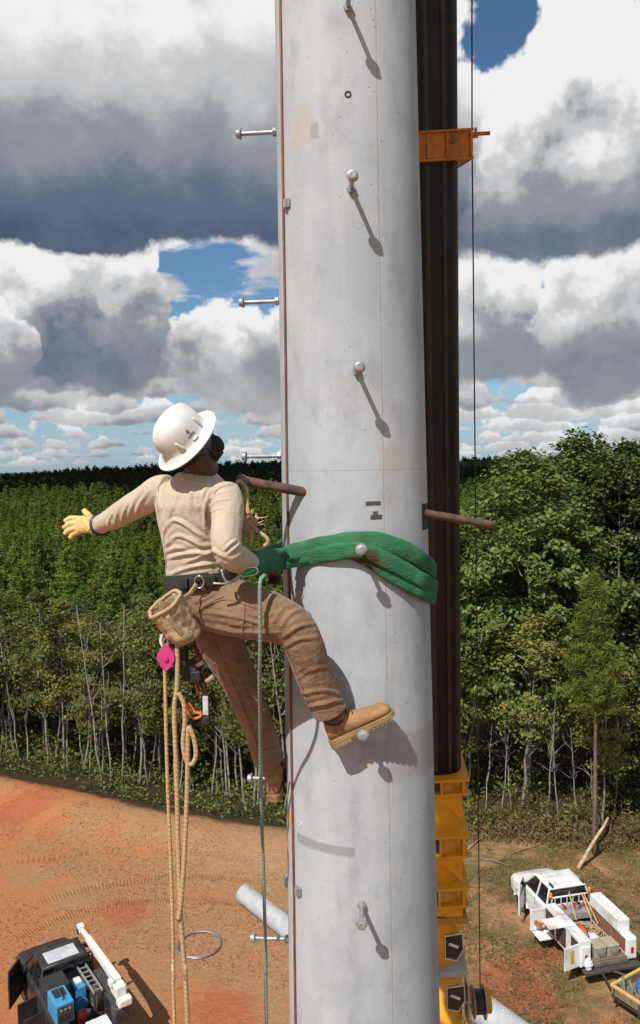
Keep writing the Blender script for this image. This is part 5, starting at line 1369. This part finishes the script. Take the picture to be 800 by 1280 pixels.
def pickup(root, paint, roof_ribs=True):
    P = lambda mb, n, m, **k: mb.build(n, m, root, **k)
    P(MB().bx(.05, 5.0, -.42, .42, .36, .56), 'chassis', DARKM)
    for x in (1.0, 4.42):
        for y in (-.83, .83): wheel(root, x, y)
    def ring(x, hb, ht, z0, z1, c=.12):
        return [(x, -hb, z0), (x, -hb-.015, (z0+z1)/2), (x, -hb, z1-c), (x, -ht, z1), (x, -ht*.5, z1+.025), (x, 0, z1+.03), (x, ht*.5, z1+.025), (x, ht, z1), (x, hb, z1-c), (x, hb+.015, (z0+z1)/2), (x, hb, z0)]
    hd = MB(); hd.loft([ring(5.50, .78, .62, .62, .92), ring(5.42, .88, .76, .52, 1.02), ring(5.1, .95, .82, .50, 1.10), ring(4.6, .965, .84, .50, 1.17), ring(4.22, .965, .84, .50, 1.22)]); P(hd, 'hood', paint, smooth=False, bevel=.01)
    cb = MB(); cb.loft([ring(4.22, .96, .88, .48, 1.23, .05), ring(3.3, .965, .88, .48, 1.24, .05), ring(2.56, .95, .87, .48, 1.24, .05)]); P(cb, 'cab', paint, bevel=.01)
    gh = MB(); gh.loft([[(4.28, -.86, 1.22), (4.28, .86, 1.22), (2.58, .86, 1.22), (2.58, -.86, 1.22)], [(3.72, -.70, 1.80), (3.72, .70, 1.80), (2.70, .70, 1.80), (2.70, -.70, 1.80)]]); P(gh, 'windows', GLASS, bevel=.01)
    rf = MB(); rf.loft([[(3.78, -.73, 1.79), (3.78, .73, 1.79), (2.64, .73, 1.79), (2.64, -.73, 1.79)], [(3.80, -.72, 1.84), (3.80, .72, 1.84), (2.63, .72, 1.84), (2.63, -.72, 1.84)], [(3.62, -.60, 1.885), (3.62, .60, 1.885), (2.74, .60, 1.885), (2.74, -.60, 1.885)]]); r_ = P(rf, 'roof', paint, bevel=.012)
    if roof_ribs:
        for y in (-.4, -.2, 0, .2, .4): MB().bx(2.8, 3.55, y-.015, y+.015, 1.883, 1.895).build('roof_rib', paint, r_, bevel=.004)
    for s in (-1, 1):
        for a, b_ in (((4.30, .87, 1.22), (3.76, .72, 1.81)), ((3.36, .875, 1.22), (3.30, .725, 1.81)), ((2.62, .87, 1.22), (2.70, .72, 1.81))):
            mb = MB(); mb.tube([(a[0], a[1]*s, a[2]), (b_[0], b_[1]*s, b_[2])], .035, 6); P(mb, 'pillar', paint)
        mb = MB(); mb.box((4.05, s*1.08, 1.32), (.10, .22, .20)); P(mb, 'mirror', DARKM, bevel=.03)
        mb = MB(); mb.box((5.47, s*.66, .86), (.10, .24, .16)); P(mb, 'headlight', mat('lamp_glass', (.7, .7, .68), rough=.15), bevel=.02)
        mb = MB(); mb.tube([(4.42+.50*math.cos(t), s*.97, .40+.50*math.sin(t)) for t in np.linspace(.1, math.pi-.1, 14)], .05, 6, flat=(1, 1)); P(mb, 'fender', paint)
        if not (s > 0): MB().bx(3.05, 3.12, s*.965-.01, s*.965+.01, .98, 1.01).build('door_handle', DARKM, root)
    P(MB().bx(5.48, 5.60, -.9, .9, .45, .62), 'front_bumper', DARKM, bevel=.03)
    P(MB().bx(5.44, 5.49, -.55, .55, .66, .92), 'grille', DARKM)
def panel(root, name, hinge, direction, L, z0, z1, m, th=.05, window=False):
    d = Vector((*direction, 0)).normalized(); n = Vector((-d.y, d.x, 0)); h = Vector((*hinge, 0)); c = h+d*L/2
    rot = Matrix((d, n, Vector((0, 0, 1)))).transposed()
    mb = MB(); mb.box(c+Vector((0, 0, (z0+z1)/2)), (L, th, z1-z0), rot); o = mb.build(name, m, root, bevel=.01)
    ins = MB(); ins.box(c+Vector((0, 0, (z0+z1)/2))-n*(th/2+.004), (L*.8, .008, (z1-z0)*.72), rot); ins.build('liner', DARKM if window else mat('panel_liner', (.5, .49, .46), rough=.6), o)
    if window:
        fr = MB(); p = [h+Vector((0, 0, z1)), h+d*.25+Vector((0, 0, z1+.52)), h+d*L*.95+Vector((0, 0, z1+.52)), h+d*L+Vector((0, 0, z1))]
        fr.tube(p, .03, 6); fr.build('window_frame', m, o)
        g = MB(); g.loft([[q-n*.006 for q in p], [q+n*.006 for q in p]]); g.build('pane', GLASS, o)
    return o
def on(root_loc, rz, p): c, s = math.cos(rz), math.sin(rz); return Vector((root_loc[0]+c*p[0]-s*p[1], root_loc[1]+s*p[0]+c*p[1], p[2]))

# ---- white service truck
WL, WR = (9.42, 25.75, 0), R_(103)
wt = thing('service_truck', 'white utility service truck with open side compartments parked by the trees', 'truck', WL, WR)
pickup(wt, WHT)
B = lambda n, m, *a, par=None, **k: MB().bx(*a).build(n, m, par or wt, **k)
B('bed_floor', mat('dirty_deck', (.22, .15, .09), (.13, .09, .06), scale=5, rough=.9), .0, 2.45, -.66, .66, .66, .74)
B('bulkhead', mat('grey_paint2', (.36, .36, .35), rough=.6), 2.38, 2.45, -.66, .66, .74, 1.28)
lb = B('side_box', WHT, .05, 2.40, .66, 1.06, .56, 1.46, bevel=.015)
rb = B('side_box', WHT, .05, 2.40, -1.06, -.66, .56, 1.30, bevel=.015)
B('top_box', WHT, .42, 2.20, -1.05, -.60, 1.304, 1.74, bevel=.03)
B('box_rust_edge', mat('rust_primer', (.26, .12, .07), rough=.8), .10, 2.36, -.664, -.650, .80, 1.27)
for y0, y1 in ((.70, 1.02), (-1.02, -.70)):
    q = B('rear_panel', WHT, .01, .055, y0, y1, .62, 1.26, bevel=.006)
    B('tail_light', REDL, -.005, .012, (y0+y1)/2-.05, (y0+y1)/2+.05, .80, 1.0, par=q)
B('bumper', DARKM, -.28, .0, -1.04, 1.04, .46, .56, bevel=.02)
B('tail_deck', mat('dirty_deck2', (.16, .13, .10), (.10, .08, .06), scale=6, rough=.85), -.10, .05, -.66, .66, .60, .70)
# openings in the left box
for x0, x1, z0, z1 in ((1.72, 2.32, .64, 1.36), (.95, 1.62, .64, 1.36), (.12, .62, .64, 1.36)):
    B('compartment', mat('compartment_dark', (.05, .035, .03), (.09, .04, .03), scale=8, rough=.9), x0, x1, 1.045, 1.066, z0, z1)
panel(wt, 'cab_door', (4.12, .985), (-.78, .62), .95, .55, 1.22, WHT, window=True)
d1 = panel(wt, 'compartment_door', (2.34, 1.07), (-.05, 1), .62, .62, 1.38, WHT)
for i in range(6):
    mb = MB(); mb.box((2.05+.04*(i % 2), 1.12+.09*i, .92+.05*(i % 3)), (.10, .07, .16), Matrix.Rotation(.3*i, 3, 'Z')); mb.build('hung_tool', mat('orange_gear', (.55, .20, .03), (.35, .12, .03), scale=9, rough=.7), wt)
B('lift_up_door', WHT, 1.0, 1.60, 1.06, 1.66, 1.40, 1.44, bevel=.01)
B('drop_door', WHT, 1.72, 2.30, 1.08, 1.62, .56, .60, bevel=.01)
d3 = panel(wt, 'compartment_door', (.12, 1.07), (-.22, 1), .62, .58, 1.36, WHT)
mb = MB(); mb.box((.055, 1.36, .98), (.05, .20, .50), Matrix.Rotation(.22, 3, 'Z')); mb.build('yellow_tool', mat('tool_yellow', (.72, .42, .02), (.5, .26, .02), scale=14, rough=.5), wt, bevel=.02)
# rack behind the cab, beacons
rk = MB(); rk.tube([(2.5, -.74, 1.2), (2.5, -.72, 1.58), (2.5, .72, 1.58), (2.5, .74, 1.2)], .03, 8); rko = rk.build('headache_rack', WHT, wt, smooth=True)
for y in np.linspace(-.6, .6, 6): MB().bx(2.49, 2.51, y-.012, y+.012, 1.26, 1.57).build('rack_bar', WHT, rko)
for y in (-.78, .78):
    mb = MB(); mb.lathe([(.07, 1.62), (.07, 1.68), (.06, 1.76), (.02, 1.80)], (2.5, y, 0), seg=14); mb.build('beacon', AMB, wt)
    B('beacon_post', DARKM, 2.48, 2.52, y-.02, y+.02, 1.2, 1.62)
B('cross_tool_tray', mat('grey_paint3', (.30, .30, .29), (.2, .19, .18), scale=9, rough=.6), 2.02, 2.36, -.62, .62, .95, 1.18)
rng = np.random.default_rng(5)
for i in range(7):
    x, y = rng.uniform(2.08, 2.46), rng.uniform(-.5, .5)
    mb = MB(); mb.box((x, y, 1.26), (rng.uniform(.1, .25), rng.uniform(.05, .12), .12), Matrix.Rotation(rng.uniform(0, 3), 3, 'Z')); mb.build('hand_tool', [mat('tool_red', (.50, .03, .02), rough=.5), RIM, DARKM][i % 3], wt, bevel=.01)
for i, y in enumerate((-.52, -.40, .1)):
    mb = MB(); mb.tube([(1.5+.2*i, y, 1.0), (2.45, y-.03, 1.55+.1*i)], .022, 6); mb.build('tool_handle', mat('yellow_wood', (.55, .38, .12), rough=.6), wt)
for y in (-.62, .62): B('roof_bar', DARKM, 2.62, 2.86, y-.03, y+.03, 1.89, 1.96)
for s in (-1, 1):
    for x in (2.62, 3.32, 4.16): B('door_gap', DARKM, x-.008, x+.008, s*.972-.006, s*.972+.006, .56, 1.20)
B('wiper_cowl', DARKM, 4.22, 4.34, -.78, .78, 1.225, 1.25)
for x in (.9, 1.66): B('lid_gap', DARKM, x-.006, x+.006, .67, 1.05, 1.455, 1.464)
B('lid_edge', RIM, .06, 2.39, .655, .675, 1.455, 1.475)
for i in range(16):
    x, y = rng.uniform(.62, 2.0), rng.uniform(-.55, .5)
    mb = MB(); mb.box((x, y, .80+rng.random()*.10), (rng.uniform(.08, .34), rng.uniform(.05, .16), rng.uniform(.05, .16)), Matrix.Rotation(rng.uniform(0, 3), 3, 'Z') @ Matrix.Rotation(rng.uniform(-.4, .4), 3, 'X')); mb.build('loose_tool', [DARKM, MATS['yellow_wood'], MATS['grey_paint3'], MATS['orange_gear'], MATS['tool_red'], WHT][i % 6], wt, bevel=.01)
# things carried on the truck
def carried(name, label, cat, p, rot=0.): return thing(name, label, cat, on(WL, WR, p), WR+rot)
for y, lab in ((.28, 'grey-brown lidded cooler on the truck deck next to the white tail panel'), (-.20, 'grey-brown lidded cooler on the truck deck in the middle of the tail')):
    o = carried('cooler', lab, 'cooler', (.33, y, .74))
    MB().box((0, 0, .17), (.48, .40, .34), taper=(1.06, 1.06)).build('tub', mat('cooler_tan', (.34, .31, .25), (.27, .24, .19), scale=8, rough=.7), o, bevel=.02)
    MB().bx(-.27, .27, -.225, .225, .343, .39).build('lid', mat('cooler_lid', (.40, .33, .24), (.33, .27, .19), scale=8, rough=.7), o, bevel=.015)
    mb = MB(); mb.tube([(-.27, -.10, .24), (-.31, -.10, .16), (-.31, .10, .16), (-.27, .10, .24)], .012, 6); mb.build('handle', DARKM, o)
o = carried('hose_reel', 'orange hose wound on a reel at the end of the side box', 'hose reel', (.92, .50, .74))
mb = MB(); mb.tube([((.26+.012*(t/6.283))*math.cos(t), -.10+.028*(t/6.283) % .2, .36+(.26+.012*(t/6.283))*math.sin(t)) for t in np.linspace(0, 6.283*7, 220)], .02, 6); mb.build('hose', mat('orange_hose', (.60, .10, .025), (.5, .08, .02), rough=.5), o, smooth=True)
for y in (-.13, .13):
    mb = MB(); mb.cyl((0, y, .36), (0, y+.012, .36), .30, 22); mb.build('flange', DARKM, o)
MB().bx(-.2, .2, -.13, .14, .0, .06).build('base', DARKM, o)
o = carried('plastic_sack', 'crumpled white plastic sack lying on the truck bed', 'sack', (.98, .02, .74))
mb = MB(); mb.ell((0, 0, .13), (.26, .22, .14), seg=24, rings=14); me = remesh(mb, .02, 2); displace(me, [], 0, 1, .05, 9); o2 = link('sack', me, mat('white_plastic', (.75, .75, .74), rough=.5), o, smooth=True)
o = carried('rope_pile', 'heap of tan rope on the white truck\'s bed', 'rope', (1.45, -.02, .75))
mb = MB(); n = 400; pt = []
for i in range(n):
    t = i*.23; r = .28+.10*math.sin(i*.071)+.05*math.sin(i*.31); pt.append((r*math.cos(t)+.18*math.sin(i*.017), 1.25*r*math.sin(t), .03+.16*(i/n)+.03*math.sin(i*.41)))
mb.tube(pt, .022, 6); mb.build('rope', RTAN, o, smooth=True)
o = carried('bucket', 'black bucket standing among ropes on the white truck\'s bed', 'bucket', (1.25, .42, .74))
mb = MB(); mb.lathe([(.12, 0), (.15, .3), (.155, .31), (.14, .305), (.115, .02)], seg=18); mb.build('pail', BLACK, o); mb = MB(); mb.tube([(.15*math.cos(t), .02, .3+.12*math.sin(t)) for t in np.linspace(0, math.pi, 10)], .006, 5); mb.build('handle', RIM, o)
for p, lab in (((2.2, -.86, 1.745), 'red fuel can standing on the right side box of the white truck'),):
    o = carried('fuel_can', lab, 'fuel can', (2.28, -.86, 1.30)); MB().bx(-.09, .09, -.14, .14, 0, .36).build('can', MATS['tool_red'], o, bevel=.03)
    MB().bx(-.02, .02, -.10, .06, .38, .41).build('handle', MATS['tool_red'], o, bevel=.008); mb = MB(); mb.cyl((0, .10, .35), (0, .13, .44), .025, 10); mb.build('spout', BLACK, o)
o = carried('paper_bag', 'white bag slumped against the truck\'s left tail panel', 'bag', (.02, .88, .56), 0); o.location = on(WL, WR, (-.14, .86, .56))
mb = MB(); mb.ell((0, 0, .22), (.09, .14, .24), seg=18, rings=12); me = remesh(mb, .02, 2); displace(me, [], 0, 1, .03, 12); link('sack', me, MATS['white_plastic'], o, smooth=True)

# ---- trailer behind it
TL, TRZ = (8.95, 24.25, 0), R_(122)
tr = thing('trailer', 'low wooden-sided trailer with yellow rails behind the white truck', 'trailer', TL, TRZ)
T = lambda n, m, *a, **k: MB().bx(*a).build(n, m, tr, **k)
PLK = mat('weathered_plank', (.27, .19, .11), (.17, .12, .07), scale=6, rough=.9)
for i in range(8): T('floor_plank', PLK, -3.4, -.02, -1.7+.21*i, -1.7+.21*i+.2, .52, .56)
for y in (0, -1.72):
    for z in (.58, .70): T('side_plank', PLK, -3.42, 0, y-.02, y+.02, z, z+.11)
    T('rail', mat('rail_yellow', (.66, .44, .12), (.52, .33, .09), scale=8, rough=.6), -3.45, .03, y-.045, y+.045, .82, .90, bevel=.01)
    for x in (-3.2, -2.1, -1.0, -.1): T('stake', DARKM, x-.03, x+.03, y-.03, y+.03, .40, .81)
    wheel(tr, -1.9, y+(.16 if y == 0 else -.16), .33, .2)
T('rail', MATS['rail_yellow'], -.05, .04, -1.67, -.05, .82, .90, bevel=.01)
for z in (.58, .70): T('front_plank', PLK, -.03, .01, -1.68, -.04, z, z+.11)
T('frame', DARKM, -3.4, .1, -1.6, -.1, .38, .50)
mb = MB(); mb.tube([(.05, -.2, .45), (1.2, -.86, .48), (.05, -1.5, .45)], .04, 6); mb.build('drawbar', DARKM, tr)
for y in (-.25,): T('marker_light', REDL, -3.40, -3.2, .03, .05, .62, .68)
o = thing('tarpaulin', 'blue tarpaulin bundled over the load of the trailer', 'tarpaulin', on(TL, TRZ, (-.95, -1.05, .57)), TRZ)
mb = MB(); mb.ell((0, 0, .22), (.75, .55, .34), seg=28, rings=16); mb.ell((-.5, .1, .18), (.6, .45, .28), seg=20, rings=12); me = remesh(mb, .03, 1)
displace(me, [], 0, 1, .10, 4); link('sheet', me, mat('blue_tarp', (.035, .16, .46), (.025, .12, .38), scale=6, rough=.45), o, smooth=True)
for i in range(8):
    p = (-.15-.16*i+rng.normal()*.05, -.28-.12*rng.random(), .57)
    o = thing('steel_post', 'grey galvanised steel fitting standing in the front of the trailer', 'steel part', on(TL, TRZ, p), TRZ+rng.uniform(0, 3), 'steel fittings loaded in the trailer')
    h_ = rng.uniform(.3, .62); mb = MB(); mb.tube([(0, 0, 0), (rng.normal()*.06, rng.normal()*.06, h_)], .045, 8); mb.build('stem', MATS['galvanised_steel'], o); mb = MB(); mb.lathe([(.09, 0), (.09, .03), (.05, .04)], seg=12); mb.build('base', MATS['galvanised_steel'], o)

# ---- black truck with service crane
KL, KR = (-6.75, 22.20, 0), R_(125)
bt_ = thing('crane_pickup', 'black service truck with folded white crane parked on the orange clay', 'truck', KL, KR)
pickup(bt_, BKP, False)
K = lambda n, m, *a, par=None, **k: MB().bx(*a).build(n, m, par or bt_, **k)
K('bed_floor', DARKM, .0, 2.45, -.66, .66, .66, .74)
for s in (-1, 1):
    y0, y1 = (.64, 1.02) if s > 0 else (-1.02, -.64)
    sb = K('side_box', BKP, .05, 2.42, y0, y1, .52, 1.38, bevel=.015)
    K('box_lid', mat('checker_plate', (.10, .09, .075), (.06, .055, .05), scale=10, rough=.5, metal=.3), .07, 2.40, y0+.02, y1-.02, 1.383, 1.41, par=sb)
    for i in range(3): K('box_door', BKP, .12+.77*i, .80+.77*i, s*1.02-.012, s*1.02+.012, .60, 1.30, par=sb, bevel=.008)
    K('tail_light', REDL, .03, .052, s*.86-.05, s*.86+.05, .74, .96)
K('roof_reflection', mat('pale_reflection', (.55, .56, .58), (.42, .43, .45), scale=3, rough=.25), 2.80, 3.45, -.46, .52, 1.888, 1.905)  # pale sheet that paints the whitish reflection onto the black cab roof
K('bumper', DARKM, -.26, .03, -1.0, 1.0, .44, .56, bevel=.02)
panel(bt_, 'cab_door', (4.1, .985), (-.75, .62), .98, .55, 1.22, BKP, window=True)
panel(bt_, 'compartment_door', (2.38, 1.03), (-.2, 1), .60, .58, 1.32, BKP)
panel(bt_, 'compartment_door', (1.50, 1.03), (-.1, 1), .62, .58, 1.32, BKP)
# service crane folded along the right side
WC = mat('crane_white', (.76, .75, .68), (.66, .64, .56), scale=5, rough=.4)
mb = MB(); mb.lathe([(.22, 1.0), (.22, 1.42), (.17, 1.45), (.15, 1.95)], (.30, -.80, 0), seg=20); mb.build('crane_post', DARKM, bt_)
mb = MB(); mb.box((.26, -.80, 1.98), (.50, .34, .36)); mb.build('crane_head', WC, bt_, bevel=.04)
mb = MB(); mb.box((-.02, -.86, 1.72), (.30, .42, .24)); mb.build('crane_motor', WC, bt_, bevel=.05)
mb = MB(); mb.box((.36, -.62, 2.16), (.24, .16, .20)); mb.build('crane_winch', WC, bt_, bevel=.04)
mb = MB(); mb.loft([[(.3, -.92, 2.02), (.3, -.70, 2.02), (.3, -.70, 2.26), (.3, -.92, 2.26)], [(3.0, -.88, 2.10), (3.0, -.72, 2.10), (3.0, -.72, 2.28), (3.0, -.88, 2.28)]]); mb.build('crane_boom', WC, bt_, bevel=.015)
mb = MB(); mb.box((3.25, -.80, 2.19), (.60, .11, .12)); mb.build('crane_extension', WC, bt_, bevel=.01)
mb = MB(); mb.box((3.62, -.80, 2.20), (.24, .20, .26)); mb.build('crane_tip', WC, bt_, bevel=.03)
mb = MB(); mb.cyl((3.62, -.92, 2.12), (3.62, -.68, 2.12), .10, 16); mb.build('tip_sheave', DARKM, bt_)
mb = MB(); mb.cyl((.45, -.80, 1.86), (1.5, -.80, 2.06), .05, 12); mb.build('lift_cylinder', DARKM, bt_)
lad = MB(); lr = None
for y in (-.60, -.34):
    o = K('ladder_rail', mat('grey_alloy', (.40, .39, .36), rough=.5, metal=.3), 1.1, 2.9, y-.02, y+.02, 1.50, 1.57)
for i in range(7): K('ladder_rung', MATS['grey_alloy'], 1.2+.26*i, 1.235+.26*i, -.58, -.36, 1.515, 1.55)
for x in (1.15, 2.35): K('ladder_stand', DARKM, x-.02, x+.02, -.60, -.34, .74, 1.50)
rk = MB(); rk.tube([(2.5, -.80, 1.2), (2.5, -.78, 1.98), (2.5, .78, 1.98), (2.5, .80, 1.2)], .035, 8); rk.build('headache_rack', BKP, bt_, smooth=True)
def kc(name, label, cat, p, rot=0.): return thing(name, label, cat, on(KL, KR, p), KR+rot)
SKY = mat('welder_blue', (.05, .30, .56), (.04, .24, .48), scale=5, rough=.4)
o = kc('welder', 'blue welding machine with dark control face on the black truck\'s left side box', 'welder', (.95, .72, 1.415))
MB().bx(-.48, .40, -.26, .26, .0, .60).build('case', SKY, o, bevel=.03); MB().bx(-.50, -.482, -.23, .23, .06, .54).build('control_face', DARKM, o)
for i in range(4): MB().bx(-.515, -.50, -.20, .20, .10+.06*i, .13+.06*i).build('louvre', BLACK, o)
for i in range(3):
    mb = MB(); mb.cyl((-.50, -.12+.12*i, .44), (-.525, -.12+.12*i, .44), .035, 12); mb.build('dial', RIM, o)
MB().bx(-.12, .30, -.17, .17, .603, .62).build('grille', BLACK, o); mb = MB(); mb.tube([(-.3, 0, .6), (-.3, 0, .70), (.2, 0, .70), (.2, 0, .6)], .02, 6); mb.build('handle', DARKM, o)
o = kc('equipment_case', 'large matt black box on the black truck between welder and cab', 'box', (1.85, .62, 1.415)); MB().bx(-.36, .36, -.34, .34, .0, .42).build('tub', BLACK, o, bevel=.03); MB().bx(-.38, .38, -.36, .36, .425, .50).build('lid', BLACK, o, bevel=.02)
o = kc('air_compressor', 'blue air compressor standing in the black truck\'s bed', 'compressor', (1.85, -.10, .74)); mb = MB(); mb.cyl((-.30, 0, .26), (.32, 0, .26), .22, 20); mb.build('tank', SKY, o, bevel=.03); MB().bx(-.26, .26, -.18, .18, .44, .82).build('motor', SKY, o, bevel=.04)
MB().bx(-.1, .2, -.10, .10, .82, .90).build('filter', MATS['white_plastic'], o, bevel=.02); MB().bx(-.28, .28, -.2, .2, .0, .06).build('base', DARKM, o)
o = kc('fuel_can', 'red fuel can in the bed beside the blue welder', 'fuel can', (.92, .12, .74)); MB().bx(-.12, .12, -.16, .16, 0, .5).build('can', MATS['tool_red'], o, bevel=.04); mb = MB(); mb.tube([(0, -.1, .5), (0, -.1, .58), (0, .1, .58), (0, .1, .5)], .02, 6); mb.build('handle', MATS['tool_red'], o); mb = MB(); mb.cyl((0, .12, .48), (.02, .16, .62), .03, 10); mb.build('spout', BLACK, o)
o = kc('cooler', 'small white cooler with blue rim at the tail of the black truck', 'cooler', (.28, -.18, .74)); MB().bx(-.24, .24, -.30, .30, 0, .34).build('tub', mat('cooler_blue', (.16, .28, .45), rough=.5), o, bevel=.02); MB().bx(-.26, .26, -.32, .32, .345, .41).build('lid', mat('cooler_white', (.74, .76, .78), rough=.5), o, bevel=.02)
mb = MB(); mb.tube([(-.27, -.2, .2), (-.31, -.2, .14), (-.31, .2, .14), (-.27, .2, .2)], .012, 6); mb.build('handle', BLACK, o)
o = kc('hose_coil', 'dark coiled hose hung inside the black truck\'s right side box', 'hose', (1.35, -.52, .74)); mb = MB(); mb.tube([((.24+.008*t/6.283)*math.cos(t), .02*t/6.283, .45+(.34+.008*t/6.283)*math.sin(t)) for t in np.linspace(0, 40, 200)], .022, 6); mb.build('coil', mat('brown_hose', (.10, .06, .04), rough=.6), o, smooth=True)
for i in range(14):
    x, y = rng.uniform(.2, 2.3), rng.uniform(-.3, .55)
    if abs(x-1.85) < .45 and abs(y+.1) < .3 or abs(x-.28) < .3 and abs(y+.18) < .4: continue
    mb = MB(); mb.box((x, y, .84+rng.random()*.15), (rng.uniform(.1, .35), rng.uniform(.08, .2), rng.uniform(.1, .3)), Matrix.Rotation(rng.uniform(0, 3), 3, 'Z')); mb.build('loose_tool', [DARKM, MATS['brown_nylon'], MATS['welder_blue'], MATS['tool_red'], MATS['pale_tool'], BLACK][i % 6], bt_, bevel=.015)
